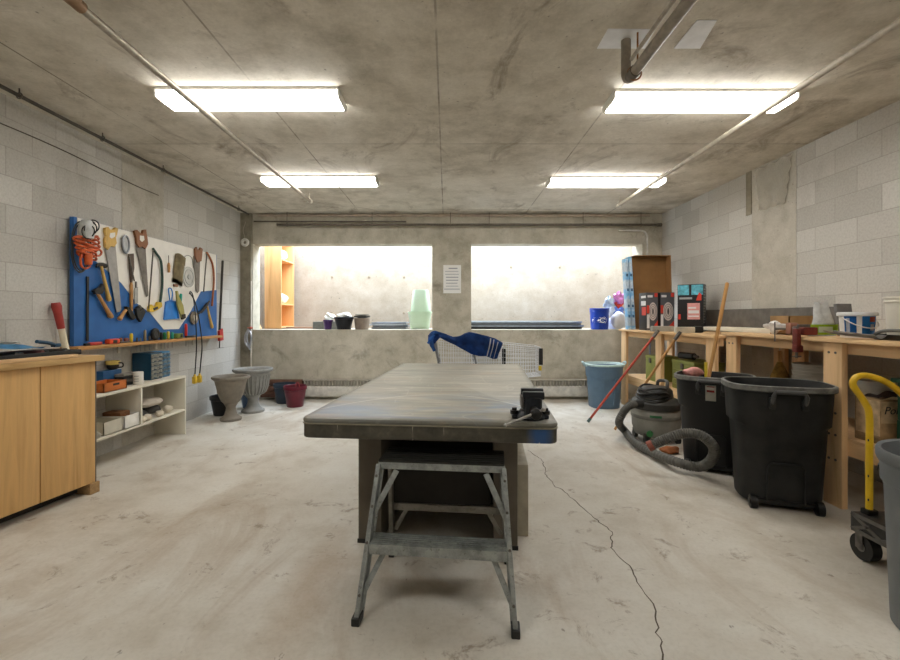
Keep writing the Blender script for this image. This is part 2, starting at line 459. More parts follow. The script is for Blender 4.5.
for x in (-2.35, -1.1, .05, .62, 2.0, 2.85):
    obj('hanger', MB().cyl((x,6.61,2.59), (x,6.61,H), .004).torus((x,6.61,2.575), .024, .004, 'X', 16), M_gd, t, True)
tag(obj('hanging_pipe', MB().cyl((-2.85,6.64,2.63), (-.6,6.64,2.63), .010), M_gd), 'thinner pipe above the dark pipe over the wood bookcase opening', 'pipe')
tag(obj('hanging_conduit', MB().cyl((-2.8,6.66,2.722), (3.0,6.66,2.722), .018), pm('b7a898', .5, .2)), 'pale conduit in the corner of ceiling and back wall', 'conduit')
cp = [(2.55,6.67,2.50),(2.85,6.67,2.50),(2.93,6.67,2.48),(2.965,6.67,2.42),(2.97,6.67,2.3),(2.97,6.67,1.08)]
tag(obj('hanging_conduit', MB().tube(cp, .012, 10, smooth=5), pm('d3d1cb', .4, .1)), 'white bent conduit dropping behind the tall cardboard box', 'conduit')
t = thing('hanging_tape_roll', 'white ring-shaped roll hung high in the corner by the column', 'tape roll', (-2.96, 6.58, 2.30))
obj('roll', MB().torus((-2.955,6.58,2.31), .042, .02, 'Y', 28, 10), pm('d8d5cc', .6), t, True)
obj('string', MB().tube([(-2.955,6.58,2.35),(-2.97,6.59,2.42),(-2.99,6.6,2.50),(-2.95,6.6,2.62)], .003, 6, smooth=4), M_ivory, t, True)
# water tap in the corner
t = thing('wall_mounted_water_tap', 'silver water tap with looped hose and white pipe on the corner column', 'tap', (-2.90, 6.63, .5))
obj('pipe', MB().cyl((-2.88,6.62,.45), (-2.88,6.62,.90), .012).cyl((-2.88,6.62,.95), (-2.88,6.62,1.75), .009), pm('ded9cf', .4), t, True)
obj('valve', MB().sph((-2.885,6.61,1.06), .022).cyl((-2.93,6.61,1.06), (-2.85,6.61,1.06), .009), pm('b8604c', .4), t, True)
hp = [(-2.91,6.60,1.05),(-2.95,6.58,.95),(-2.95,6.58,.85),(-2.90,6.58,.78),(-2.87,6.58,.85),(-2.865,6.58,.95),(-2.90,6.59,1.02),(-2.92,6.57,.92),(-2.90,6.57,.80),(-2.88,6.58,.74)]
obj('hose', MB().tube(hp, .013, 8, smooth=5), pm('a9a9ad', .3, .6), t, True)

# baseboard heater under the openings
t = thing('baseboard_heater', 'long white baseboard heater along the foot of the back wall', 'heater', (0, YB, .04))
obj('body', MB().span((-2.12,6.61,.05), (2.1,6.695,.20), .006), pm('dcd9d0', .45), t, True)
g = MB().span((-2.12,6.67,.20), (2.1,6.695,.30)); g.span((-2.12,6.61,.285), (2.1,6.69,.30))
for i in range(92):
    x = -2.1+i*.0457; g.span((x,6.615,.20), (x+.014,6.68,.286))
obj('grille', g, pm('beb8ab', .5, .1), t, True)
e = MB()
for k in range(3): e.span((-2.74,6.60,.04+k*.09), (-2.13,6.69,.115+k*.09), .008)
obj('end_cover', e, pm('7b5848', .8, .1, .3, 12), t, True)

# paper notice on the pier
a, b = at(443.3, 265, YB-.006), at(461, 293.2, YB-.006)
t = thing('mounted_notice', 'white paper notice with printed lines on the concrete pier', 'notice', ((a.x+b.x)/2, YB-.004, b.z))
obj('sheet', MB().span((a.x, YB-.004, b.z), (b.x, YB-.001, a.z)), pm('ecebe8', .7, 0, .02, 5, 0), t, True)
ln = MB(); hgt = a.z-b.z
for k, (x0, x1, h) in enumerate(((.3,.8,.016),(.1,.85,.007),(.1,.88,.007),(.15,.85,.012),(.15,.85,.012),(.15,.8,.010),(.15,.85,.008),(.05,.93,.010))):
    z = a.z-hgt*(.12+.105*k); ln.span((a.x+(b.x-a.x)*x0, YB-.0055, z-h/2), (a.x+(b.x-a.x)*x1, YB-.004, z+h/2))
obj('printed_lines', ln, pm('9a9da6', .8, 0, .05, 5, 0), t, True)
# ================================================================== CABINET AND WHITE SHELF
M_ply = mat_wood('birch_plywood', 'd0a66c', 'be9255', 'Z', .55, .45)
M_plytop = mat_wood('plywood_top', 'c3a06c', 'a8834f', 'Y', .6, .5)
M_edge = pm('a7865c', .7, 0, .2, 40)
M_pine = mat_wood('pine_lumber', 'd8b487', 'c69d6b', 'Y', .5, .6)
M_pinev = mat_wood('pine_post', 'd9b588', 'c39a68', 'Z', .5, .6)
M_shelfw = pm('dcd6c6', .5, 0, .04, 6, 0)
M_black = pm('232322', .5, 0, .2, 20); M_blackm = pm('1d1c1b', .4, .3, .2, 25)
M_steel = pm('a8a6a2', .35, .8, .12, 25); M_dsteel = pm('6e6a66', .45, .7, .2, 25)
cab = thing('storage_cabinet', 'honey plywood cabinet with two doors and thick worktop', 'cabinet', (-2.445, 3.13, 0), math.radians(-9))
# local: x to the room is +, the face runs towards the camera along -y
Lc, Dc = 1.12, .43
obj('carcass', MB().span((-Dc, -Lc, .075), (-.022, 0, .915)), M_ply, cab)
obj('worktop', MB().span((-Dc-.005, -Lc, .915), (.03, .045, .953), .004), M_plytop, cab)
for y0, y1 in ((-.362, -.002), (-.73, -.369), (-Lc, -.737)):
    d = obj('door', MB().span((-.020, y0, .075), (0, y1, .912), .002), M_ply, cab)
obj('edge_strip', MB().span((-.024, -.001, .075), (.001, .006, .914)), pm('6f6a60', .6), cab)
obj('plinth', MB().span((-Dc, -Lc, .012), (-.09, -.05, .075)), M_dark, cab)
obj('foot', MB().span((-.11, -.05, 0), (.012, .022, .075), .004), M_edge, cab)
obj('foot', MB().span((-Dc, -.05, 0), (-Dc+.1, .0, .075), .004), M_edge, cab)
# things on the worktop
ZT = .954
def ctr(px, py, z): return onz(px, py, z)
t = MB()
def tray(u, v):
    x, y = -2.91+.36*u, 2.42+.74*v
    return V((x, y, ZT+.018+.006*math.sin(17*u+11*v)+.006*math.sin(23*v)))
tr = thing('tool_tray', 'low black tray of dark tools lying on the plywood cabinet', 'tray', (-2.73, 2.8, ZT))
bx = MB().box((-2.745,2.82,ZT+.006+.004), (.34,.70,.012), .003)
for dx, dy, sx, sy in ((0,.34,.34,.016),(0,-.34,.34,.016),(.163,0,.016,.70),(-.163,0,.016,.70)): bx.box((-2.745+dx,2.82+dy,ZT+.022), (sx,sy,.034), .004)
obj('tray_shell', bx, M_black, tr, True)
for k in range(7):
    y = 2.55+.09*k; mm = MB().cyl((-2.84,y,ZT+.034), (-2.64,y+.03*(-1)**k,ZT+.034), .009, .016)
    obj('tool', mm, pm(['7a4a45','3a3a3c','4b4640','56504e'][k % 4], .5), tr, True)
def sheet(u, v):
    x = -2.80+.20*u; y = 2.52+.46*v
    return V((x-.05*v, y, ZT+.066+.028*math.sin(3.1*v+.2)*math.sin(PI*u)+.018*(1-v)+.006*math.sin(14*u+6*v)))
s = thing('folded_tarp', 'crumpled light blue and white tarp heaped on the dark tray', 'tarp', (-2.7, 2.75, ZT+.06))
obj('tarp_cloth', MB().grid(sheet, 16, 26, .012), pm('5fa3cf', .5, 0, .2, 9), s, True)
def sheet2(u, v):
    p = sheet(.15+.6*u, .25+.45*v); return p+V((0,0,.012+.006*math.sin(9*u)))
obj('white_fold', MB().grid(sheet2, 12, 14, .006), pm('dadad6', .6, 0, .1, 9), s, True)
hd = [(-2.69,2.95,ZT+.105),(-2.70,3.05,ZT+.09),(-2.72,3.13,ZT+.07)]
tag(obj('caulking_tool', MB().tube(hd, .012, 10, smooth=4).box((-2.72,3.13,ZT+.07), (.035,.05,.025), .006), pm('2c4f68', .45)), 'dark blue hand tool sticking out beyond the light blue tarp', 'hand tool')
tag(obj('wood_offcut', MB().box((-2.50,2.76,ZT+.011), (.04,.46,.02), .002, (0,0,-.157)), M_pine), 'thin wood offcut at the front edge of the cabinet worktop', 'board')
m = thing('wooden_club', 'cream wooden club with red grip leaning on the block wall beside the pegboard', 'club', (-2.94, 3.55, .611))
a0, a1 = V((-2.93,3.55,.613)), V((-3.005,3.455,1.33)); d = a1-a0
obj('shaft', MB().tube([a0, a0+d*.3, a0+d*.76], [.020,.024,.022], 14), pm('e0d6bc', .5, 0, .08, 12), m, True)
obj('grip', MB().tube([a0+d*.72, a0+d*.8, a0+d*.9, a0+d*.96, a1], [.024,.026,.028,.034,.027], 14), pm('a63c35', .5, 0, .1, 20), m, True)

# white shelf unit
ws = thing('shelf_unit', 'low white open shelf unit against the pegboard wall', 'shelf unit', (-2.88, 4.1, 0))
X0, X1, Ya, Yb = -3.045, -2.725, 3.32, 4.70
obj('top_board', MB().span((X0, Ya, .588), (X1, Yb, .610), .002), M_shelfw, ws, True)
obj('shelf', MB().span((X0, Ya, .245), (X1, Yb-.02, .265), .002), M_shelfw, ws, True)
obj('end_panel', MB().span((X0, Yb-.02, 0), (X1, Yb, .588), .002), M_shelfw, ws, True)
obj('end_panel', MB().span((X0, Ya, 0), (X1, Ya+.02, .588), .002), M_shelfw, ws, True)
obj('divider', MB().span((X0, 4.015, .265), (X1-.005, 4.035, .588), .002), M_shelfw, ws, True)
obj('back_rail', MB().span((X0, Ya+.02, .53), (X0+.015, 4.015, .588)).span((X0, 4.035, .265), (X0+.02, 4.10, .588)).span((X0, Ya+.1, .265), (X0+.02, Ya+.17, .53)), M_shelfw, ws, True)
ZS = .611
# on the top board
b = thing('wooden_crate', 'small orange-brown wooden box with a hand hole on the white shelf top', 'box', (-2.83, 3.72, ZS))
k = MB(); x0, x1, y0, y1, hh = -2.92, -2.745, 3.60, 3.86, .075
for A, B in (((x0,y0,ZS),(x1,y0+.012,ZS+hh)),((x0,y1-.012,ZS),(x1,y1,ZS+hh)),((x0,y0,ZS),(x0+.012,y1,ZS+hh)),((x1-.012,y0,ZS),(x1,y1,ZS+hh)),((x0,y0,ZS),(x1,y1,ZS+.01))): k.span(A, B, .002)
obj('box_walls', k, mat_wood('stained_box', 'b9692f', '96501f', 'Y', 1.0, .45), b, True)
obj('hand_hole', MB().span((x1-.001,3.70,ZS+.045),(x1+.0015,3.77,ZS+.062)), M_black, b, True)
tag(obj('plastic_case', MB().box((-2.99,3.965,ZS+.07), (.09,.22,.14), .006), pm('1f4f7c', .4)), 'dark blue plastic case behind the orange-brown wooden box', 'case')
mg = thing('mug', 'black and yellow mug standing on the dark blue case', 'mug', (-2.985, 4.02, ZS+.1405))
obj('bowl', MB().lathe([(.03,0),(.045,.015),(.052,.07),(.047,.07),(.04,.02),(.0,.015)], 24), pm('2f2a22', .35), mg)
obj('band', MB().lathe([(.0515,.045),(.0545,.067),(.0535,.078),(.049,.078)], 24, capb=False), pm('d5bb62', .4), mg)
obj('handle', MB().tube([(.05,.0,.06),(.08,.01,.055),(.08,.012,.025),(.048,.0,.018)], .006, 8, smooth=5), pm('2f2a22', .35), mg)
st = thing('organiser_tray', 'stack of dark slatted trays behind the white tin', 'tray', (-2.93, 3.94, ZS))
for k in range(4):
    obj('tray_layer', MB().box((-2.885,4.06,ZS+.013+.027*k), (.085,.20,.020), .004), pm(['2b2c2c','77746c','2b2c2c','8a877e'][k], .5), st, True)
tn = thing('tin_can', 'white cylindrical tin with grey print on the shelf top', 'tin', (-2.785, 4.06, ZS))
obj('can', MB().lathe([(.038,0),(.04,.003),(.04,.112),(.038,.115)], 28, capt=True), pm('dedbd2', .4, 0, .04), tn)
pmk = MB()
for z in (.03,.05,.075): pmk.grid(lambda u, v: (.0405*math.cos(-1.9+1.0*u), .0405*math.sin(-1.9+1.0*u), z+.008*v), 6, 1, .0008)
obj('printed_marks', pmk, pm('a8a7a3', .5), tn)
def parts_cabinet(y0, y1, label, body, front, nr, x1):
    c = thing('drawer_organiser', label, 'drawer organiser', (-2.9, (y0+y1)/2, ZS), 0, 'small parts cabinets')
    obj('case', MB().span((-3.03, y0, ZS), (x1-.01, y1, ZS+.26), .004), body, c, True)
    for r in range(nr):
        z0 = ZS+.012+r*(.24/nr)
        for q in range(2):
            ya = y0+.006+q*(y1-y0-.008)/2; yb = ya+(y1-y0-.016)/2
            dr = obj('drawer', MB().span((x1-.04, ya, z0), (x1, yb, z0+.24/nr-.006), .002), front, c, True)
            obj('drawer_pull', MB().box((x1+.004,(ya+yb)/2,z0+.008), (.01,.03,.005)), body, dr, True)
M_navy = pm('173f55', .4, .1, .1, 15)
parts_cabinet(4.33, 4.50, 'dark blue parts organiser with clear drawers, beside the white tin', M_navy, pm('8a8a82', .35, 0, .3, 40), 6, -2.84)
parts_cabinet(4.53, 4.66, 'light blue rimmed parts organiser behind the dark blue one', pm('3d7fae', .4), pm('6d7f8a', .35, 0, .3, 40), 6, -2.86)
# on the middle shelf
ZM = .266
def open_box(name, label, cat, x0, x1, y0, y1, z, h, mat, th=.006):
    k = MB().span((x0,y0,z), (x1,y1,z+th))
    for A, B in (((x0,y0,z),(x1,y0+th,z+h)),((x0,y1-th,z),(x1,y1,z+h)),((x0,y0,z),(x0+th,y1,z+h)),((x1-th,y0,z),(x1,y1,z+h))): k.span(A, B)
    return tag(obj(name, k, mat), label, cat)
open_box('plastic_tub', 'greyish white plastic tub on the middle white shelf beside the cabinet', 'tub', -2.99, -2.745, 3.60, 3.80, ZM, .105, pm('c9c3b2', .5, 0, .05))
open_box('cardboard_tray', 'bright white open box holding a brown thing, middle shelf', 'box', -2.99, -2.735, 3.815, 4.0, ZM, .11, pm('e3e0d8', .6, 0, .03))
tag(obj('leather_scrap', MB().box((-2.87,3.905,ZM+.075), (.16,.12,.125), .012), pm('7c5233', .8, 0, .2)), 'brown block inside the bright white open box', 'block')
def blob(name, label, cat, c, r, sc, mat, seed=0, amp=.12, group=None):
    k = MB().sph((0,0,0), r, sc, 24); rnd = random.Random(seed); ph = [rnd.uniform(0,6) for _ in range(6)]
    for v in k.bm.verts:
        q = v.co/r; f = 1+amp*(math.sin(3*q.x+ph[0])*math.sin(3.5*q.y+ph[1])+.6*math.sin(6*q.z+ph[2]+4*q.x))
        v.co = v.co*f
    lo = min(v.co.z for v in k.bm.verts)
    k.bm.transform(Matrix.Translation(V(c)-V((0,0,lo))))
    return tag(obj(name, k, mat), label, cat, group)
tag(obj('folded_rag', MB().grid(lambda u, v: (-2.80+.06*u, 3.50+.085*v, ZM+.012+.06*(1-u)*(1-.4*v)+.01*math.sin(9*v)), 10, 10, .008), pm('d0cabd', .9)), 'pale rag slumped at the end of the middle white shelf', 'rag')
blob('sandbag', 'flattened beige bag lying across the pots of the shelf compartment', 'bag', (-2.86, 4.29, ZM+.10), .13, (.85,1.35,.30), pm('b9aea0', .9, 0, .08, 30), 3, .05)
blob('dark_bundle', 'charcoal bundle under the flattened beige bag', 'bundle', (-2.87, 4.16, ZM), .075, (1.1,1.2,.62), pm('4a4742', .9), 5)
blob('dark_bundle', 'charcoal bundle beside the pale stone near the end panel', 'bundle', (-2.90, 4.40, ZM), .075, (1,1.2,.62), pm('4f4b47', .9), 9)
for i, (y, r, x, lb) in enumerate(((4.075,.032,-2.76,'pale stone next to the shelf divider'),(4.15,.036,-2.765,'pale stone, second out from the shelf divider'),(4.33,.034,-2.765,'pale stone between the two charcoal bundles and the end panel'),(4.50,.040,-2.79,'larger pale stone standing closest to the end panel'))):
    blob('stone', lb, 'stone', (x, y, ZM), r, (1,1.25,.85), pm('cdc3b0', .85, 0, .08, 30), 20+i, .08, 'pale stones on the middle shelf')

# ------------------------------------------------------------------ planters on the floor
M_urn1 = pm('827a6e', .75, 0, .1, 18, .12); M_urn2 = pm('8f8e89', .75, 0, .1, 18, .12)
def urn(label, c, R, h, mat, ribbed):
    u = thing('garden_urn', label, 'urn', c, 0, 'pedestal garden urns')
    obj('bowl', MB().lathe([*(((.34*R,.36*h),(.60*R,.46*h),(.72*R,.58*h),(.78*R,.75*h)) if ribbed else ((.30*R,.36*h),(.48*R,.43*h),(.62*R,.55*h),(.74*R,.73*h))),(.84*R,.90*h),(.95*R,.93*h),(1.0*R,.955*h),(1.0*R,.985*h),(.95*R,1.0*h),(.86*R,.985*h),(.78*R,.93*h),(.70*R,.62*h),(.45*R,.50*h),(0.001,.48*h)], 40), mat, u)
    rb = MB()
    for k in range(26):
        a = 2*PI*k/26
        rb.tube([(math.cos(a)*r*R, math.sin(a)*r*R, z*h) for r, z in ((.50,.42),(.63,.475),(.735,.585),(.79,.75),(.83,.86))], .010, 5, smooth=3)
    if ribbed: obj('ribbing', rb, mat, u)
    obj('pedestal', MB().lathe([(.55*R,0),(.57*R,.012),(.57*R,.035*h+.01),(.48*R,.07*h),(.34*R,.13*h),(.27*R,.22*h),(.25*R,.29*h),(.30*R,.335*h),(.36*R,.37*h),(.30*R,.40*h)], 36, capt=True), mat, u)
urn('taupe pedestal urn beside the white shelf unit, the browner of the two', (-2.56, 5.33, 0), .21, .525, M_urn1, False)
urn('light grey pedestal urn in front of the water tap', (-2.50, 5.80, 0), .245, .56, M_urn2, True)
def pot(label, c, R, h, mat, group='plastic flower pots on the floor', name='flower_pot'):
    p = thing(name, label, 'flower pot', c, 0, group)
    obj('pot_wall', MB().lathe([(.68*R,0),(.70*R,.004),(.92*R,.80*h),(.86*R,.80*h),(.64*R,.02),(.001,.018)], 36), mat, p)
    obj('rim', MB().lathe([(.90*R,.80*h),(1.0*R,.82*h),(1.0*R,.97*h),(.97*R,h),(.93*R,.98*h),(.88*R,.80*h)], 36, capb=False), mat, p)
    return p
pot('black plastic pot on the floor behind the taupe urn', (-2.80, 5.63, 0), .155, .24, pm('1d1e20', .45))
pot('small blue pot half hidden between the two urns', (-2.66, 6.08, 0), .13, .20, pm('4d6484', .4))
pot('navy plastic pot behind the maroon pot', (-2.31, 6.41, 0), .16, .275, pm('2b3948', .4))
mp = pot('glossy maroon pot on the floor near the baseboard heater', (-2.075, 6.15, 0), .155, .285, pm('651c2c', .3))
obj('handle_loop', MB().tube([(.05,-.13,.27),(.06,-.135,.33),(.085,-.13,.34),(.10,-.115,.27)], .007, 8, smooth=4), pm('93343c', .3), mp)
# ================================================================== PEGBOARD WALL
PX = -2.985
def w2(px, py, dx=0.0): return onx(px, py, PX+dx)
pb = thing('pegboard', 'large blue and white painted pegboard panel on the block wall', 'pegboard', (-3.0, 4.7, .985))
Yl, Yr = onx(72,300,PX-.02).y, onx(215.5,300,PX-.02).y
obj('blue_board', MB().span((PX-.04, Yl, .985), (PX-.004, Yr, 2.025)), pm('2b63a3', .55, 0, .12, 5), pb, True)
whi = [(77,218.5),(216,256.7),(216,290),(200.5,291.5),(190.5,311),(178.5,329),(163.5,329.5),(150,313),(137,303.5),(121,283),(98,263),(76.6,247)]
def clampz(p): return V((p.x, min(max(p.y, Yl+.004), Yr-.004), 2.0235 if p.z > 1.98 else p.z))
obj('white_panel', MB().prism([clampz(onx(x, y, PX-.0045)) for x, y in whi], (.004,0,0)), pm('e6e2d9', .55, 0, .04, 6, 0), pb, True)
led = thing('tool_ledge', 'narrow wooden ledge with white brackets under the pegboard', 'ledge', (-2.99, 4.7, .955))
LX = -2.90
obj('ledge_board', MB().span((XL+.002, 3.54, .955), (LX, 5.82, .983), .003), mat_wood('ledge_wood', 'b78a55', '8f673b', 'Y', .8, .6), led, True)
for px in (126.5, 163, 199.5):
    y = onx(px, 352, -2.97).y
    obj('bracket', MB().span((XL+.002, y-.015, .885), (XL+.012, y+.015, .955)).span((XL+.002, y-.015, .945), (-2.93, y+.015, .954)), pm('cfc9bd', .5), led, True)

M_wood_h = mat_wood('tool_handle', 'b98a52', '94683a', 'Z', 2.0, .5)
M_yel_h = mat_wood('pale_handle', 'cfa95f', 'ab843f', 'Z', 2.0, .5)
M_brn_h = mat_wood('brown_handle', '835638', '5c3a25', 'Z', 2.0, .5)
M_blade = pm('9b9794', .4, .75, .12, 12); M_oldblade = pm('77716a', .5, .6, .2, 14)
def plate(pts, x0, t): return MB().prism([onx(x, y, PX+x0) for x, y in pts], (t,0,0))
def hang(name, label, cat, px, py, group='tools hung on the pegboard'):
    p = w2(px, py); return thing(name, label, cat, (PX, p.y, p.z), 0, group)
def nails(mb, *pts):
    for x, y in pts:
        p = w2(x, y); mb.cyl((PX, p.y, p.z), (PX+.03, p.y, p.z), .003)
    return mb
# hand saws
def handsaw(label, hpts, hole, bpts, hm, bm_):
    t = hang('hanging_handsaw', label, 'saw', *hpts[0])
    h = plate(hpts, .004, .022)
    obj('saw_handle', h, hm, t, True)
    if hole: obj('grip_opening', plate(hole, .003, .0245), pm('e2dfd7', .6, 0, .03, 6, 0), t, True)
    obj('blade', plate(bpts, .010, .003), bm_, t, True)
handsaw('handsaw with yellow wooden handle at the top, beside the orange work light',
        [(103.2,228),(106,227),(107.5,229.5),(112,229.5),(113.5,227.5),(115.8,228.5),(115,233),(113.5,238),(114.5,243),(112,247),(108.5,246),(105.5,250),(103.4,246.5),(102.8,240),(104.2,236),(103,232)],
        [(107.5,233),(112.5,232.5),(112.5,236.5),(109,238.5),(107,237)],
        [(104.6,247),(109,245.5),(114.8,241.5),(121,309),(119.8,311.5),(116.5,312.5)], M_yel_h, M_blade)
handsaw('handsaw with brown wooden handle hung over the top edge of the pegboard',
        [(132.5,231),(135,229.8),(137.5,232.5),(140.5,234),(141.5,230),(144,229.5),(144.5,234),(145.5,239),(146,244),(143.5,249),(140,246.5),(137,247.5),(135,243),(134.5,238)],
        [(137.5,235.5),(141.5,236),(142,240),(139.5,242),(137.5,240)],
        [(135.5,245.5),(140,245),(145.3,247.5),(148.2,295.5),(146.2,297)], M_brn_h, M_oldblade)
handsaw('old narrow saw with dark split handle between the clear disc and orange bow saw',
        [(193.6,249),(195.2,247),(196.4,250.5),(198,250),(199,247.5),(201,249),(200.4,256),(199.8,261),(196,262.5),(194,258)], None,
        [(193.4,256),(200,259),(199,291),(197.3,293),(196,291)], M_brn_h, M_oldblade)
# C-shaped strap wrench, rasp, trowel blade
t = hang('strap_wrench', 'grey loop-headed wrench between the two large handsaws', 'wrench', 124, 245)
c = w2(123.8, 244.5); e0, e1 = w2(126, 256), w2(131.5, 281)
pts = [c+V((.018, .043*math.cos(a), .078*math.sin(a))) for a in [2*PI*k/24 for k in range(24)]]
obj('loop', MB().tube(pts, .010, 8, True), pm('8f9296', .35, .7), t, True)
obj('inner_plate', MB().prism([p+V((-.004,0,0)) for p in pts], (.003,0,0)), pm('b5b7b8', .4, .5), t, True)
obj('handle', MB().cyl(e0+V((.027,0,0)), e1+V((.027,0,0)), .007, .006), M_dsteel, t, True)
t = hang('long_rasp', 'dark rasp with long straight wooden handle pointing down', 'rasp', 131, 260)
obj('rasp_blade', plate([(128.2,254),(133,253.5),(133.6,268),(131.5,283.5),(130,283)], .008, .008), pm('5d4f45', .6, .4), t, True)
a, b = w2(131.2,282.5,.014), w2(131.4,311,.014)
obj('handle', MB().tube([a, a.lerp(b,.1), a.lerp(b,.85), b], [.010,.014,.014,.011], 12), M_wood_h, t, True)
t = hang('scraper', 'grey steel scraper next to the straight wooden handle', 'scraper', 136, 290)
obj('blade', plate([(134.2,288),(137.5,287),(137.6,303),(134.2,304)], .006, .005), M_steel, t, True)
obj('tang', plate([(135,281.5),(136.4,281.5),(136.6,288),(135,288)], .006, .006), M_dsteel, t, True)
def hammer(label, hp, head, hm, name='hanging_hammer', cat='hammer', r=(.012,.016)):
    t = hang(name, label, cat, *hp[0])
    a, b = w2(*hp[0], .022), w2(*hp[1], .022)
    obj('handle', MB().tube([a, a.lerp(b,.3), a.lerp(b,.75), a.lerp(b,.93), b], [r[0], r[0], r[1], r[1]*1.25, r[1]*.9], 12), hm, t, True)
    obj('head', head, pm('3c3934', .5, .6), t, True)
p = [w2(96,267,.022), w2(99,264.5,.022), w2(103,264.8,.022), w2(105.6,266.3,.022)]
hammer('claw hammer hung below the orange work light, handle down', [(101.2,266),(109.3,301)], MB().tube(p, [.006,.016,.017,.020], 10, smooth=3), M_yel_h)
hd = plate([(91.3,291),(94,288.5),(97,288),(100.5,283.5),(102.5,289),(99.5,293.5),(96.5,294.5),(93,294)], .010, .026)
hammer('small hatchet with curved wooden handle on the blue area', [(97.2,293),(111.5,317.5)], hd, M_wood_h, 'hanging_hatchet', 'hatchet', (.014,.018))
hammer('short mallet lying aslant below the handsaw tip', [(125.6,310),(119.2,319.5)], plate([(123.8,306.5),(127,307.5),(133.3,317.5),(131,320),(127,316)], .008, .028), M_wood_h, 'hanging_mallet', 'mallet', (.015,.017))
hd = MB().tube([w2(198.6,313.5,.024), w2(202,311,.024), w2(206,305.5,.024), w2(209.5,301.5,.024)], [.010,.018,.02,.012], 10, smooth=3)
hammer('hammer with pale wooden handle under the orange bow saw', [(206.6,303.5),(212.2,328)], hd, M_yel_h, 'hanging_hammer', 'hammer', (.012,.016))
# staple gun
t = hang('hanging_staple_gun', 'black staple gun on the blue area beside the mallet', 'staple gun', 138, 313)
obj('body', plate([(133.8,309),(136,306.5),(138,311),(140.5,307.5),(143.2,312),(141,317),(138.5,322),(135,317)], .006, .026), M_black, t, True)
obj('lever', plate([(137.5,306),(139,304.8),(144,311),(142.6,312.5)], .014, .012), M_dsteel, t, True)
# bow saws
def bowsaw(label, arc, blade, hpts, fm, hm, name='bow_saw'):
    t = hang(name, label, 'saw', *arc[0])
    obj('frame', MB().tube([w2(x, y, .02) for x, y in arc], .012, 10, smooth=5), fm, t, True)
    a, b = w2(*blade[0], .02), w2(*blade[1], .02)
    obj('blade', MB().bar(a, b, .003, .014, 0, (1,0,0)), M_oldblade, t, True)
    if hpts: obj('saw_handle', plate(hpts, .006, .026), hm, t, True)
    return t
bs = bowsaw('bow saw with dark green frame and yellow handle', [(153,248.5),(156,253),(160.5,260),(162,271),(162.2,285),(161,297),(159.5,306)], [(153.2,250),(148.6,309)], [(147.3,306.5),(149.6,304.5),(151.5,307),(155,305.5),(155.8,302),(159.6,302.5),(159.8,306.5),(156,309.5),(150.5,312),(147,311.5)], pm('2c463f', .4, .2), pm('d9b32e', .45))
obj('grip_dark', plate([(150.5,308),(155,306.5),(155.5,308.5),(151,310.5)], .005, .029), M_black, bs, True)
bowsaw('bow saw with rusty orange curved frame near the end of the board', [(206.6,252.5),(209,256),(212.4,264),(213.8,274),(213.7,285),(212.7,297),(212,306)], [(206.8,254),(203.6,292)], None, pm('9c5a34', .55, .2), None)
# dustpan, brushes, pouch, disc
t = hang('hanging_dustpan', 'bright blue dustpan hung on the white area', 'dustpan', 171, 300)
obj('pan', plate([(165.5,301.5),(170,300.5),(176,301),(178.6,318.5),(163.6,320)], .004, .012), pm('2f7fd0', .35), t, True)
obj('rim', MB().tube([w2(163.8,319.5,.02), w2(165.6,302,.024), w2(170,300.6,.026), w2(176,301.4,.024), w2(178.4,318.5,.02)], .007, 8), pm('2c74c4', .35), t, True)
obj('handle', MB().tube([w2(170,300.5,.02), w2(168.6,289.5,.02), w2(171,288.5,.02), w2(172.4,293,.02), w2(171.8,300.5,.02)], .006, 8, smooth=4), pm('2f7fd0', .35), t, True)
t = hang('hanging_brush', 'olive hand brush partly behind the blue dustpan', 'brush', 179, 300)
obj('brush_handle', plate([(175.2,291),(176.6,290.8),(178,297),(182,305.5),(183.4,315),(180.5,317.5),(176.2,305)], .036, .016), pm('a39a52', .5), t, True)
obj('bristles', plate([(179.6,314.5),(183.6,314),(184,318),(181,319.6)], .034, .022), pm('3c352c', .9), t, True)
t = hang('screwdriver', 'teal-handled screwdriver high beside the olive brush', 'screwdriver', 181, 298)
obj('handle', MB().tube([w2(181,293.8,.02), w2(180.8,296,.02), w2(180.6,302,.02)], [.012,.015,.011], 10), pm('1f9a86', .4), t, True)
obj('shaft', MB().cyl(w2(180.6,302,.02), w2(180.3,309,.02), .004), M_steel, t, True)
t = hang('tool_pouch', 'tan canvas pouch hung on the white area above the dustpan', 'pouch', 178, 265)
def pch(u, v):
    a = w2(174.3+9.8*u-3.0*v, 253.5+3*u+29*v); return a+V((.012+.022*math.sin(PI*u)*math.sin(PI*min(1, .15+v)), 0, .012*math.sin(5*u)))
obj('canvas', MB().grid(pch, 10, 16, .006), pm('a89a78', .9, 0, .15, 20), t, True)
obj('flap', MB().grid(lambda u, v: pch(u, .02+.28*v)+V((.009,0,0)), 8, 6, .004), pm('9a8c6c', .9, 0, .15, 20), t, True)
obj('strap', plate([(173,284),(177,284.5),(176.6,287),(173.2,286.6)], .006, .014), M_brn_h, t, True)
t = hang('clear_disc', 'translucent grey round disc hung beside the tan pouch', 'disc', 188, 277)
c = w2(188, 277); obj('disc_plate', MB().cyl((PX+.006,c.y,c.z), (PX+.012,c.y,c.z), .118, n=48), pm('b9b9b3', .25, .2, .06, 8), t, True)
obj('hub', MB().cyl((PX+.012,c.y,c.z), (PX+.02,c.y,c.z), .03, n=24).torus((PX+.013,c.y,c.z), .085, .004, 'X', 40), pm('8f8f8b', .3, .3), t, True)
t = hang('wire_loop', 'thin grey wire loop arching over the clear disc', 'wire', 187, 258)
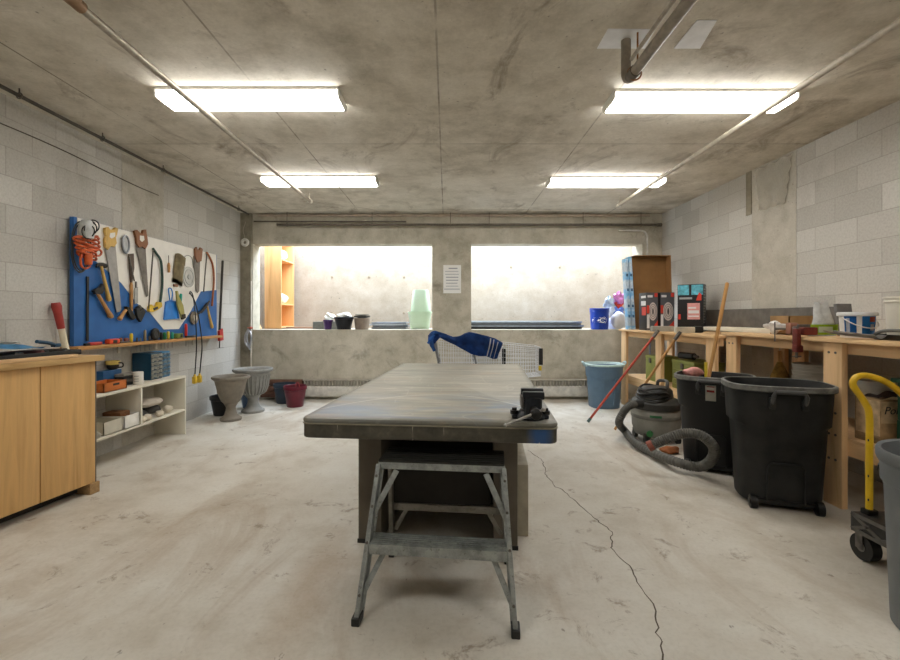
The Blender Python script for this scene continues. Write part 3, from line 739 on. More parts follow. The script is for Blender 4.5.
obj('wire', MB().tube([w2(183,262,.01), w2(184.5,257,.012), w2(188,255.3,.012), w2(192,258.5,.012), w2(193.5,268,.01)], .003, 6, smooth=5), M_dsteel, t, True)
t = hang('hanging_awl', 'small wooden-handled awl hung on the white area', 'awl', 169, 265)
obj('handle', MB().tube([w2(168.7,262.8,.018), w2(168.9,266,.018), w2(169,272.5,.018)], [.009,.016,.012], 10), M_wood_h, t, True)
obj('hook', MB().cyl(w2(168.6,255.5,.018), w2(168.7,263,.018), .003), M_dsteel, t, True)
t = hang('hanging_grinding_disc', 'brown and silver grinding disc on the blue area', 'disc', 193.5, 317)
c = w2(193.0, 318); obj('disc_plate', MB().cyl((PX+.004,c.y,c.z), (PX+.02,c.y,c.z), .076, n=40), pm('8d7f6e', .6, .3), t, True)
obj('hub', MB().cyl((PX+.02,c.y,c.z), (PX+.03,c.y,c.z), .036, n=24), pm('c9c2b4', .35, .6), t, True)
# black cord with yellow plugs
t = hang('hanging_extension_cord', 'black cord hanging in a long loop with two yellow plugs', 'cord', 192, 300)
for pl in ([(189.5,294),(190.5,291.5),(193.2,297),(195.5,318),(196.5,345),(195,375)], [(190,293),(195,302),(199.5,322),(202,345),(201,360),(199.5,376)]):
    obj('cord', MB().tube([w2(x, y, .045 if y < 300 else .10) for x, y in pl], .0065, 7, smooth=6), M_black, t, True)
for x, y in ((194.6,380), (199.6,379)):
    p = w2(x, y, .10); obj('plug', MB().box(p, (.04,.05,.085), .012).cyl(p+V((0,0,.04)), p+V((0,0,.065)), .014, .009), pm('dcb53a', .4), t, True)
# trouble light
t = hang('work_light', 'orange-corded work light with silver cage at the pegboard corner', 'work light', 87, 245)
c = w2(86.5, 229, .105)
obj('reflector', MB().loft([(-.075,.05,.04),(-.03,.058,.05),(.03,.055,.045),(.07,.035,.03)], 24, 2, True, True, c), pm('c3c4c2', .5, .3, .15, 20), t, True)
cg = MB()
for k in range(6): cg.torus(c+V((.02, .012*k-.02, .012*k-.03)), .05, .0045, 'Y' if k % 2 else 'X', 24, 6)
obj('cage', cg, M_blackm, t, True)
cw = MB(); c2 = w2(86.8, 246, .075); rnd = random.Random(4)
for k in range(11):
    zc = c2.z+.075-.0155*k; r = .105+.02*math.sin(k*.55); q = []
    for j in range(20):
        a = 2*PI*j/20; q.append(V((c2.x+.032*math.cos(a)+.004*rnd.random(), c2.y+r*math.sin(a), zc+.022*math.sin(a+k*.9))))
    cw.tube(q, .0085, 7, True)
obj('cord_wraps', cw, pm('c75a2c', .45, 0, .12, 20), t, True)
cl = MB().tube([w2(x, y, .08) for x, y in [(94,247),(98.5,249),(101.5,252),(99.5,255.5),(94,255.5),(90,253)]], .008, 8, smooth=5)
cl.tube([w2(x, y, .08) for x, y in [(82,252),(80.5,259),(81.5,266),(86,268.5),(90,266)]], .008, 8, smooth=5)
obj('cord_loop', cl, pm('c75a2c', .45, 0, .12, 20), t, True)
a, b = w2(88.2,253.5,.09), w2(88.4,265,.09)
obj('handle', MB().tube([a, a.lerp(b,.2), a.lerp(b,.9), b], [.024,.03,.026,.022], 14), pm('d2632f', .4), t, True)
t = hang('hose_coil', 'thin dark cable hung in a tall ring around the work light', 'cable', 82, 222)
rg = MB()
for k, (cx, rx, ry, ww) in enumerate(((80.5,9.6,25.5,.012),(81.8,9.2,24,.022),(79.6,8.6,24.8,.030))):
    rg.tube([w2(cx+rx*math.cos(a), 247+ry*math.sin(a), ww) for a in [2*PI*j/36 for j in range(36)]], .0045, 6, True)
obj('ring', rg, pm('3f3f39', .5), t, True)
# ruler and bar clamp
tag(obj('straightedge', plate([(86.3,276.5),(88.6,276.5),(88.2,341),(86.0,341)], .003, .006), M_black), 'black steel straightedge standing upright on the blue area', 'straightedge', 'tools hung on the pegboard')
t = thing('hanging_bar_clamp', 'bar clamp with red jaw hung past the end of the pegboard', 'clamp', (-3.02, onx(221,300,-3.02).y, .95), 0)
cl = lambda x, y: onx(x, y, -3.015)
obj('bar', MB().bar(cl(222.8,260.5), cl(219.2,337), .012, .028, .002, (1,0,0)), pm('4f4c48', .5, .5), t, True)
obj('jaw', MB().prism([cl(217.6,331)+V((0,0,0)), cl(220.8,328.5), cl(221.4,340), cl(217.8,341)], (.03,0,0)), pm('b5302c', .4), t, True)
obj('screw', MB().cyl(cl(218.6,340)+V((.015,0,0)), cl(218.3,348)+V((.015,0,0)), .007).cyl(cl(216.4,348)+V((.015,0,0)), cl(222.5,347.6)+V((.015,0,0)), .003), M_dsteel, t, True)

# ------------------------------------------------------------------ small things on the ledge
ZL = .9835
def lp(px): return onx(px, 340, -2.955).y
def on_ledge(name, label, cat, px, parts, x=-2.955):
    t = thing(name, label, cat, (x, lp(px), ZL), 0, 'small tools on the wooden ledge')
    for nm, mb, mt in parts: obj(nm, mb, mt, t)
def driver(label, px, col, h, r=.014, name='screwdriver', blade=True, x=-2.955):
    p = [('handle', MB().tube([(0,0,.002),(0,0,h*.12),(0,0,h*.8),(0,0,h)], [r*.7,r,r*1.05,r*.75], 12), pm(col, .4))]
    if blade: p.append(('shaft', MB().cyl((0,0,-.094), (0,0,.002), .0035), M_steel))
    on_ledge(name, label, 'screwdriver', px, p, x)
on_ledge('tape_measure', 'orange tape measure on the ledge', 'tape measure', 112.5, [('case', MB().box((0,0,.022), (.05,.13,.044), .015), pm('dd4f2c', .4)), ('blade_mouth', MB().box((.02,.0,.02), (.016,.05,.028), .004), M_black)])
on_ledge('utility_knife', 'red and black knife on the ledge beside the straightedge', 'knife', 95, [('body', MB().box((0,0,.014), (.03,.13,.026), .008), pm('b93a36', .4)), ('blade_end', MB().box((0,-.085,.012), (.022,.05,.018), .004), M_black)])
on_ledge('block_plane', 'small brown plane on the ledge past the orange tape measure', 'plane', 123.5, [('sole', MB().box((0,0,.008), (.04,.13,.015), .003), M_dsteel), ('knob', MB().lathe([(.012,.0),(.016,.012),(.012,.03),(.001,.034)], 14, (0,-.035,.015)), M_brn_h), ('tote', MB().box((0,.035,.028), (.022,.05,.032), .01), pm('7a3c30', .5))])
driver('yellow-handled screwdriver past the brown plane', 131.2, 'e0c02f', .085)
driver('thin dark file handle, first after the yellow screwdriver', 137, '4c4640', .04, .009)
driver('thin grey drill bit, second after the yellow screwdriver', 140.5, '8a857d', .035, .007)
driver('tan wood chisel handle standing tall on the ledge', 145, '8f7f62', .11, .012, 'chisel')
driver('thin dark punch just before the black tape roll', 149.5, '57524a', .05, .008, 'punch')
on_ledge('tape_roll', 'black roll of tape standing on the ledge', 'tape', 155.2, [('roll', MB().torus((0,0,.063), .042, .020, 'X', 28, 10), M_black), ('core', MB().cyl((-.014,0,.063), (.014,0,.063), .03, n=24), pm('3c3a36', .7))])
driver('black screwdriver with green band below the bow saw handle', 161.2, '1f2220', .078, .014)
driver('dark green screwdriver standing beside the black one', 164.6, '2b7a4b', .076, .015)
driver('yellow screwdriver among the green ones', 168.2, 'd9bd45', .085, .014)
driver('teal screwdriver right below the dustpan', 172.2, '2b8a74', .075, .015)
on_ledge('sponge_block', 'olive green block on the ledge below the hand brush', 'block', 178.3, [('block', MB().box((0,0,.03), (.05,.11,.055), .01), pm('6f7f3c', .6)), ('dark_face', MB().box((.02,.02,.03), (.014,.04,.035), .004), M_black)])
driver('red screwdriver standing tallest on the ledge', 186, 'd8382c', .16, .0145)
on_ledge('pliers', 'dark pliers lying on the ledge beside the tall red screwdriver', 'pliers', 190, [('grip', MB().box((0,-.04,.014), (.02,.12,.018), .006, (0,0,.1)).box((.02,-.04,.014), (.02,.12,.018), .006, (0,0,-.1)), M_black), ('jaws', MB().box((.01,.055,.014), (.026,.07,.018), .006), M_dsteel)])
# ================================================================== WORK TABLE, STEP LADDER, VISE, CARTS
def table_top_mat():
    t = NT('worn_table_top'); p = t.co(); x = t.xyz(p)
    big = t.noise(t.mapv(p, (1,2.2,1)), 1.5, 6, .62, .8); st = t.noise(t.mapv(p, (.6,7,1)), 2.0, 6, .7, .8)
    a = t.math('ADD', t.math('MULTIPLY', big, .5), t.math('MULTIPLY', st, .5))
    col = t.ramp(a, [(.36, lin('716f65')), (.47, lin('969388')), (.55, lin('a8a497')), (.66, lin('c6c2b6'))])
    bl = t.noise(t.mapv(p, (1,1.8,1), (3,1,0)), 2.1, 4, .6, .6)
    msk = t.math('MULTIPLY', t.fl(bl, .46, .66), t.math('SUBTRACT', 1.0, t.fl(t.math('ABSOLUTE', t.math('SUBTRACT', x[1], .25)), .15, .6)))
    col = t.mix(t.math('MULTIPLY', msk, .6), col, lin('6f8bab'), 'MIX')
    sc = t.noise(t.mapv(p, (1,1,1), (5,2,0)), 1.1, 2, .4, 2.5)
    ln = t.math('LESS_THAN', t.math('ABSOLUTE', t.math('SUBTRACT', sc, .5)), .006)
    col = t.mix(t.math('MULTIPLY', ln, .16), col, lin('d9d7cc'), 'MIX')
    tn = t.noise(t.mapv(p, (1,2,1), (7,3,0)), 2.6, 4, .6, .5); col = t.mix(t.math('MULTIPLY', t.fl(tn, .54, .7), .45), col, lin('b09a7c'), 'MIX')
    dx = t.math('ADD', x[0], .42); dy = t.math('MULTIPLY', t.math('SUBTRACT', x[1], .22), 1.6)
    dd = t.math('ADD', t.math('SQRT', t.math('ADD', t.math('MULTIPLY', dx, dx), t.math('MULTIPLY', dy, dy))), t.math('MULTIPLY', st, .22))
    col = t.mix(t.math('MULTIPLY', t.math('SUBTRACT', 1.0, t.fl(dd, .2, .42)), .6), col, lin('7391b4'), 'MIX')
    ar = t.math('ABSOLUTE', t.math('SUBTRACT', x[1], t.math('SUBTRACT', .66, t.math('MULTIPLY', t.math('MULTIPLY', x[0], x[0]), 1.5))))
    col = t.mix(t.math('MULTIPLY', t.math('MULTIPLY', t.math('LESS_THAN', ar, .011), t.fl(big, .35, .55)), .5), col, lin('d6d6cd'), 'MIX')
    sp = t.noise(p, 38, 3, .6); col = t.mix(t.math('MULTIPLY', t.fl(sp, .66, .72), .5), col, lin('5b574b'), 'MIX')
    ed = t.fl(t.math('ABSOLUTE', x[0]), .535, .565); ed2 = t.math('SUBTRACT', 1.0, t.fl(x[1], .012, .07))
    col = t.mix(t.math('MULTIPLY', t.math('MAXIMUM', ed, ed2), .6), col, lin('5f5c50'), 'MIX')
    t.bump(st, .06, .003)
    return t.out(col, t.math('ADD', .25, t.math('MULTIPLY', big, .4)), 0, .5)
def table_edge_mat():
    t = NT('worn_table_edge'); p = t.co(); x = t.xyz(p)
    n = t.noise(p, 9, 6, .7); col = t.ramp(n, [(.35, lin('3a372f')), (.55, lin('4f4b41')), (.7, lin('686354'))])
    dx = t.math('SUBTRACT', x[0], .50)
    f = t.math('SUBTRACT', 1.0, t.fl(t.math('ADD', t.math('ABSOLUTE', dx), t.math('MULTIPLY', n, .02)), .03, .07))
    col = t.mix(t.math('MULTIPLY', f, .8), col, lin('1f4f86'), 'MIX')
    v = t.noise(t.mapv(p, (60,60,4)), 1.0, 2, .5); col = t.mix(t.math('MULTIPLY', t.fl(v, .68, .74), .7), col, lin('c9c2ad'), 'MIX')
    return t.out(col, .5, 0, .4)
M_ped = pm('665e53', .55, .1, .12, 7); M_pedd = pm('2b2723', .6, .1, .2, 9)
TH = math.radians(-5.4)
tb = thing('work_table', 'large worn grey-topped work table in the middle of the room', 'table', (-.093, 1.996, 0), TH)
W2, L2 = .58, 2.44
def rrect(x0, x1, y0, y1, r, z, n=6):
    pts = []
    for cx, cy, a0 in ((x1-r,y1-r,0),(x0+r,y1-r,90),(x0+r,y0+r,180),(x1-r,y0+r,270)):
        for k in range(n+1):
            a = math.radians(a0+90*k/n); pts.append(V((cx+r*math.cos(a), cy+r*math.sin(a), z)))
    return pts
def rslab(x0, x1, y0, y1, r, z0, z1, rb=.012):
    b = MB(); t = bmesh.new(); rings = []
    prof = [(rb,z0),(0.3*rb,z0+.3*rb),(0,z0+rb),(0,z1-rb),(.3*rb,z1-.3*rb),(rb,z1)]
    for ins, z in prof: rings.append([t.verts.new(p) for p in rrect(x0+ins, x1-ins, y0+ins, y1-ins, max(.005, r-ins), z)])
    n = len(rings[0])
    for A, B in zip(rings, rings[1:]):
        for k in range(n): t.faces.new((A[k], A[(k+1) % n], B[(k+1) % n], B[k]))
    t.faces.new(rings[0][::-1]); t.faces.new(rings[-1]); return b._add(t)
obj('tabletop', rslab(-W2, W2, 0, L2, .045, .735, .762, .013), table_top_mat(), tb)
obj('edge_band', rslab(-W2+.004, W2-.004, .004, L2-.004, .04, .668, .7345, .008), table_edge_mat(), tb)
obj('lip_strip', rslab(-W2-.002, W2+.002, -.002, L2+.002, .046, .7325, .7375, .0015), pm('98917f', .45, .3), tb)
p = MB().span((-.427,.40,.0), (-.30,2.05,.668), .006).span((.30,.40,.0), (.427,2.05,.668), .006)
p.span((-.30,.40,.60), (.30,2.05,.668)).span((-.30,1.0,.0), (.30,2.05,.60))
obj('pedestal', p, M_ped, tb)
obj('recess_back', MB().span((-.30,.97,.0), (.30,.998,.60)), M_pedd, tb)
obj('drawer_front', MB().span((-.285,.50,.18), (.285,.52,.44), .01), M_pedd, tb)
obj('kick_strip', MB().span((-.43,.396,0), (.43,.402,.022)), M_black, tb)
obj('side_box', MB().span((.4275,.55,.0), (.495,1.25,.40), .006), pm('aaa28f', .6), tb)
M_vise = pm('25282d', .4, .4, .25, 22)
TM = MW['work_table']
def ontab(x, y, z): return TM @ V((x, y, z))
vz = thing('bench_vise', 'black bench vise bolted to the corner of the work table', 'vise', ontab(.463, .09, .7625), TH)
obj('base', MB().lathe([(.066,0),(.07,.008),(.066,.018),(.05,.03),(.045,.04)], 28, capt=True).box((0,0,.010), (.165,.06,.02), .008), M_vise, vz)
for q in (-1, 1): obj('lug', MB().cyl((q*.07,0,.018), (q*.07,0,.034), .019, n=14).cyl((q*.07,0,.034), (q*.07,0,.046), .012, n=6), M_blackm, vz)
obj('fixed_jaw', MB().box((.012,.035,.068), (.088,.07,.08), .010).box((.012,.03,.112), (.102,.04,.036), .006), M_vise, vz)
obj('sliding_jaw', MB().box((.010,-.04,.063), (.07,.05,.075), .010).box((.012,-.035,.108), (.096,.03,.034), .006), M_vise, vz)
obj('jaw_plate', MB().box((-.037,.0,.078), (.012,.10,.05), .004), M_dsteel, vz)
obj('screw', MB().cyl((.012,-.13,.045), (.012,-.06,.05), .017, n=16).sph((.015,-.13,.045), .025, (1,.8,1)), M_blackm, vz)
obj('handle_bar', MB().cyl((-.115,-.135,-.004), (.045,-.135,.066), .0055, n=10).sph((-.115,-.135,-.004), .008).sph((.045,-.135,.066), .010), M_steel, vz)

# ------------------------------------------------------------------ step ladder
def metal_worn(name, c1, c2):
    t = NT(name); p = t.co(); n = t.noise(p, 16, 6, .7); s = t.noise(p, 70, 3, .6)
    col = t.ramp(n, [(.35, lin(c1)), (.6, lin(c2))]); col = t.mix(t.math('MULTIPLY', t.fl(s, .6, .7), .5), col, lin('4f4a42'), 'MIX')
    t.bump(s, .08, .002); return t.out(col, .48, .55, .4)
M_alu = metal_worn('worn_aluminium', '7f8382', 'a4a8a6'); M_alud = metal_worn('dull_aluminium', '66635b', '85817a')
ld = thing('step_ladder', 'two-step aluminium step ladder standing in front of the work table', 'step ladder', (-.047, 1.768, 0), math.radians(-6.3))
HT = .593
for s in (-1, 1):
    f0, f1 = V((s*.312, .0, .022)), V((s*.272, .185, HT-.02))
    obj('side_rail', MB().bar(f0, f1, .019, .052, .003, (0,1,0)).bar(f0+V((-s*.006,.024,0)), f1+V((-s*.006,.024,0)), .024, .006, .001, (0,1,0)), M_alu, ld)
    obj('rubber_foot', MB().box((s*.313, -.002, .016), (.034,.064,.032), .005), M_black, ld)
    r0, r1 = V((s*.290, .50, .015)), V((s*.258, .33, HT-.03))
    obj('rear_leg', MB().bar(r0, r1, .020, .034, .003, (0,1,0)), M_alud, ld)
    obj('rubber_foot', MB().box((s*.291, .503, .012), (.028,.042,.024), .004), M_black, ld)
    q0 = f0.lerp(f1, .66)+V((-s*.006,.0,0)); obj('brace', MB().bar(q0, V((s*.195, .185, HT-.045)), .024, .006, .001, (0,1,0)), M_alu, ld)
    q0 = f0.lerp(f1, .14)+V((-s*.008,0,0)); obj('brace', MB().bar(q0, V((s*.215, .10, .262)), .022, .006, .001, (0,1,0)), M_alu, ld)
    q0 = r0.lerp(r1, .52)+V((-s*.014,0,0)); obj('brace', MB().bar(V((s*.262,.455,.16)), V((s*.20,.435,.275)), .020, .006, .001, (0,1,0)), M_alud, ld)
tr = MB().box((0,.108,.278), (.565,.105,.012), .002).box((0,.058,.264), (.565,.006,.042), .002).box((0,.158,.266), (.565,.006,.036), .002)
for k in range(6): tr.box((0,.066+.0165*k,.2855), (.560,.008,.006), .002)
obj('tread', tr, M_alu, ld)
obj('platform_frame', MB().box((0,.177,HT-.020), (.548,.007,.034), .002).box((0,.37,HT-.020), (.53,.007,.034), .002).box((-.268,.273,HT-.02), (.007,.19,.034), .002).box((.268,.273,HT-.02), (.007,.19,.034), .002), M_alu, ld)
pt = MB().box((0,.273,HT-.004), (.548,.20,.012), .004)
for k in range(7): pt.box((0,.188+.028*k,HT+.0025), (.54,.012,.004), .001)
obj('platform', pt, pm('23221f', .55, 0, .3, 30), ld)
obj('rear_bar', MB().box((0,.433,.285), (.55,.012,.034), .002), M_alud, ld)
rv = MB()
for s in (-1, 1):
    for f in (.15,.48,.72,.93):
        p = V((s*.312,0,.022)).lerp(V((s*.272,.185,HT-.02)), f); rv.cyl(p+V((0,-.03,0)), p+V((0,-.022,0)), .006, n=8)
obj('rivets', rv, M_dsteel, ld)

# ------------------------------------------------------------------ nested shopping carts
M_wire = pm('d3d5d8', .35, .25, .05, 20, 0); M_bump = pm('1d1d1e', .5)
def cart(label, x0, y0):
    c = thing('shopping_cart', label, 'shopping cart', (x0, y0, 0), 0, 'nested shopping carts')
    L = .86
    wid = lambda s: .275-.085*s          # half width, s: 0 rear .. 1 front
    top = lambda s: .945-.075*s
    bot = lambda s: .47+.07*s
    X = lambda s: .10+(L-.10)*s
    r = .0028
    for sd in (-1, 1):
        k = MB()
        k.tube([(X(s), sd*wid(s), top(s)) for s in (0,.5,1)], .005, 6)
        k.tube([(X(s), sd*(wid(s)-.03), bot(s)) for s in (0,.5,1)], .005, 6)
        for i in range(27):
            s = i/26; k.tube([(X(s), sd*wid(s), top(s)), (X(s), sd*(wid(s)-.03), bot(s))], r, 5)
        for j in range(1, 8):
            f = j/8; k.tube([(X(s), sd*(wid(s)-.03*(1-f)), bot(s)+(top(s)-bot(s))*f) for s in (0,.5,1)], r, 5)
        obj('basket_side', k, M_wire, c)
    k = MB()
    for i in range(11):
        y = -wid(1)+2*wid(1)*i/10; k.tube([(X(1), y, top(1)), (X(1), y*.85, bot(1))], r, 5)
    for j in range(9):
        f = j/8; w = wid(1)-.03*(1-f); k.tube([(X(1), -w, bot(1)+(top(1)-bot(1))*f), (X(1), w, bot(1)+(top(1)-bot(1))*f)], r if 0 < j < 8 else .005, 5)
    obj('basket_front', k, M_wire, c)
    k = MB()
    for i in range(9):
        u = -1+2*i/8; k.tube([(X(s), u*(wid(s)-.03), bot(s)) for s in (0,1)], r, 5)
    for i in range(12):
        s = i/11; k.tube([(X(s), -(wid(s)-.03), bot(s)), (X(s), (wid(s)-.03), bot(s))], r, 5)
    obj('basket_floor', k, M_wire, c)
    for sd in (-1,):
        obj('bumper', MB().box((X(1)-.004, sd*(wid(1)+.003), .765), (.045,.02,.19), .006), M_bump, c)
        obj('bumper_tip', MB().box((X(1)-.012, sd*(wid(1)+.001), .632), (.036,.018,.055), .006), pm('d9b92f', .4), c)
    for sd in (-1, 1):
        fr = [(0.0, sd*.265, 1.0), (.05, sd*.268, .93), (.14, sd*.262, .50), (.13, sd*.26, .20), (.30, sd*.245, .16), (.78, sd*.175, .14)]
        obj('frame_tube', MB().tube(fr, .012, 8, smooth=4), pm('8d8f92', .35, .7), c)
        for wx, wy in ((.12,.262),(.76,.175)):
            cs = obj('caster', MB().cyl((wx,sd*wy-.006,.062), (wx,sd*wy+.006,.062), .06, n=24), M_bump, c)
            obj('fork', MB().box((wx,sd*wy-.012,.095), (.03,.004,.09), .001).box((wx,sd*wy+.012,.095), (.03,.004,.09), .001).box((wx,sd*wy,.142), (.035,.03,.006), .001), M_dsteel, cs)
    obj('push_handle', MB().cyl((-.0,-.275,1.005), (-.0,.275,1.005), .016, n=14), pm('39393b', .4), c)
    return c
cart('wire shopping cart carrying the blue jacket on its handle', -.20, 5.36)
cart('front wire shopping cart, nested ahead of the one with the jacket on its handle', .222, 5.36)
# jacket draped along the near side of the carts
jk = thing('jacket', 'dark blue jacket with white stripes draped over the shopping carts', 'jacket', (.2, 5.05, .8))
JT = [(430,333.5),(437,331.8),(446,334),(453,336.6),(460,335.8),(469,332.4),(478,333.6),(487,335.5),(495,338.2),(502.5,343)]
JB = [(432.5,346),(440,337.5),(447,341.5),(455,345),(463,349.5),(471,354),(479,356),(486,356),(493,359),(497,358.5)]
def lerp_px(A, u):
    f = u*(len(A)-1); i = min(int(f), len(A)-2); t = f-i
    return A[i][0]*(1-t)+A[i+1][0]*t, A[i][1]*(1-t)+A[i+1][1]*t
def jfn(u, v, off=0.0):
    if v < .22:                     # the part lying back over the rim of the basket
        w = v/.22; x, y = lerp_px(JT, u); p = at(x, y, 5.045)
        return V((p.x, 5.20-.155*w, p.z-.01*(1-w)**2+.006*math.sin(14*u)+off))
    w = (v-.22)/.78; x0, y0 = lerp_px(JT, u); x1, y1 = lerp_px(JB, u)
    p = at(x0+(x1-x0)*w, y0+(y1-y0)*w, 5.045)
    fold = .022*math.sin(11*u+3.5*w)*math.sin(PI*min(1, w+.1))+.012*math.sin(23*u-5*w)
    return V((p.x, 5.035-.02*math.sin(PI*w)+fold-off, p.z))
obj('jacket_body', MB().grid(jfn, 54, 26, .008), pm('1f4583', .8, 0, .35, 12, .3), jk, True)  # strong mottling puts the cloth's lighter highlights into the colour
sl = [at(430.5,334,5.02), at(429,339,4.99), at(428.2,343.5,4.98)]
obj('sleeve', MB().tube([at(439,333.6,5.05), at(433.5,333,5.01), at(430.5,337.5,4.99), at(431.5,344,4.985), at(434.5,351,4.99)], [.020,.024,.027,.024,.018], 12, smooth=4), pm('1f4a86', .85, 0, .2, 14, .2), jk, True)
obj('collar_flap', MB().tube([at(434,335,5.02), at(430.5,339,4.97), at(427.8,343.5,4.965)], [.014,.024,.012], 10, smooth=4), pm('2459a0', .85, 0, .2, 14, .2), jk, True)
for a, b in ((.82,.836),(.868,.88),(.93,.942)):
    obj('white_stripe', MB().grid(lambda u, v: jfn(a+(b-a)*u-.035*v, .28+.70*v, .011), 3, 20, .002), pm('c9cdd4', .8), jk, True)

# ================================================================== THINGS IN THE LIGHTWELL
ZW = SILL+.002
bc = thing('bookcase', 'tall light wood bookcase standing in the lightwell, seen through the opening', 'bookcase', (-2.82, 7.6, ZW))
M_beech = mat_wood('beech', 'dfb07a', 'cb965c', 'Z', .35, .5)
bx0, bx1, by0, by1, bh = -2.96, -2.69, 7.30, 7.92, 1.55
for ya in (by0, by1-.02): obj('side_panel', MB().span((bx0,ya,ZW), (bx1,ya+.02,ZW+bh), .001), M_beech, bc, True)
obj('back_panel', MB().span((bx0,by0+.02,ZW), (bx0+.012,by1-.02,ZW+bh)), M_beech, bc, True)
for z in (.02, .40, 1.13, bh-.02): obj('shelf', MB().span((bx0+.012,by0+.02,ZW+z-.011), (bx1-.004,by1-.02,ZW+z+.011)), M_beech, bc, True)
blob('white_bundle', 'white bundle on the upper visible bookcase shelf', 'bundle', (-2.81,7.62,ZW+1.142), .09, (1,1.4,.95), pm('e9e6df', .8), 2, .1)
blob('white_bundle', 'white bundle on the bookcase shelf halfway up', 'bundle', (-2.81,7.62,ZW+.412), .10, (1,1.5,.8), pm('e9e6df', .8), 6, .1)
p = [at(257.5,316,7.12), at(259.5,315.5,7.12), at(267,330.3,6.99), at(262.5,330.3,6.99)]
lb = MB().bar((-2.93,7.06,ZW+.004), (-3.07,7.06,ZW+.27), .014, .12, .001, (0,1,0)); tag(obj('plywood_offcut', lb, M_pinev), 'short plywood board leaning at the foot of the bookcase', 'board')
tag(obj('plastic_sheet', MB().grid(lambda u, v: (-3.20+.10*u-.03*v, 7.0+.03*math.sin(9*u), ZW+.02+1.25*v), 8, 14, .006), pm('cfd6dd', .3, 0, .05)), 'pale plastic sheet leaning in the corner beside the bookcase', 'sheet')
tag(obj('floor_board', MB().box((-2.42,7.55,ZW+.012), (.48,.22,.02), .002), pm('a57f66', .8)), 'thin brown board lying flat at the bookcase foot', 'board')
def flatstack(label, x0, x1, y0, y1, n, cols, h=.02, name='panel', grp=None):
    for k in range(n):
        dx = .03*math.sin(k*2.1); dy = .02*math.cos(k*1.7)
        tag(obj(name, MB().span((x0+dx,y0+dy,ZW+k*h+.0005), (x1+dx,y1+dy,ZW+(k+1)*h-.001), .002), pm(cols[k % len(cols)], .4, .3)), label % ['bottom', 'second', 'third', 'top'][k], 'panel', grp)
flatstack('grey flat panel lying behind the stoneware pot, %s of its stack', -1.22, -.66, 7.25, 7.9, 4, ['8c939a','6d747c','a3aab2','7d8288'], .026, 'flat_panel', 'grey panels in the lightwell')
tag(obj('metal_box', MB().span((-2.15,7.2,ZW), (-1.72,7.6,ZW+.115), .006), pm('73756f', .5, .3)), 'dark grey flat box behind the purple pot', 'box')
flatstack('long dark sheet lying in the opening beside the blue bucket, %s of its stack', .38, 2.15, 7.15, 7.85, 4, ['2f3031','7d8790','54585c','9aa3ab'], .03, 'flat_panel', 'long sheets in the lightwell')
def sillpot(label, px, Y, R, h, mat, cup=None, name='flower_pot'):
    x = (px-VX)*Y/F
    q = pot(label, (x, Y, ZW), R, h, mat, 'pots on the sill', name)
    obj('soil', MB().lathe([(.001,.70*h),(.80*R,.70*h)], 20, capb=False), pm('4d4438', .95), q)
    return x, Y
sillpot('small purple pot on the sill', 328, 6.85, .074, .145, pm('43265e', .4))
x, y = sillpot('wide black bowl planter on the sill between purple and brown pots', 344, 6.88, .15, .19, pm('212125', .4))
blob('paper_scrap', 'white crumpled paper heaped in the black bowl planter', 'paper', (x, y, ZW+.145), .085, (1.2,1,.55), pm('e2ded4', .8), 12, .3)
blob('paper_scrap', 'white crumpled paper behind the purple pot', 'paper', (-1.93, 7.4, ZW+.116), .075, (1,1,.8), pm('e2ded4', .8), 15, .3)
q = thing('stoneware_pot', 'brown-grey pot with a dark-rimmed saucer on top, on the sill', 'pot', ((362-VX)*6.85/F, 6.85, ZW), 0)
obj('pot_wall', MB().lathe([(.095,0),(.10,.01),(.122,.17),(.112,.17),(.09,.02)], 32), pm('8b7c6e', .6), q)
obj('saucer', MB().lathe([(.06,.171),(.118,.185),(.13,.205),(.12,.205),(.05,.185)], 32, capb=True), pm('3b3a38', .4), q)
obj('top_dish', MB().lathe([(.04,.206),(.10,.212),(.112,.228),(.10,.228)], 32, capt=True), pm('a5a49b', .5), q)
M_gtub = pm('d3e6cd', .35, 0, .04, 6, 0, .4, .3)
t = thing('plastic_tub', 'pale green tub standing upright on the sill against the pier', 'tub', (-.43, 7.165, ZW), 0, 'pale green tubs')
obj('tub_wall', MB().loft([(0,.145,.145),(.01,.150,.150),(.245,.185,.185),(.255,.192,.192),(.27,.192,.192),(.27,.18,.18),(.02,.14,.14)], 36, 3, True, True), M_gtub, t)
t = thing('plastic_tub', 'pale green tub turned upside down on the other green tub', 'tub', (-.415, 7.165, ZW+.2705), 0, 'pale green tubs')
obj('tub_wall', MB().loft([(0,.165,.165),(.012,.168,.168),(.012,.160,.160),(.33,.128,.128),(.345,.12,.12)], 36, 3, False, True), M_gtub, t)
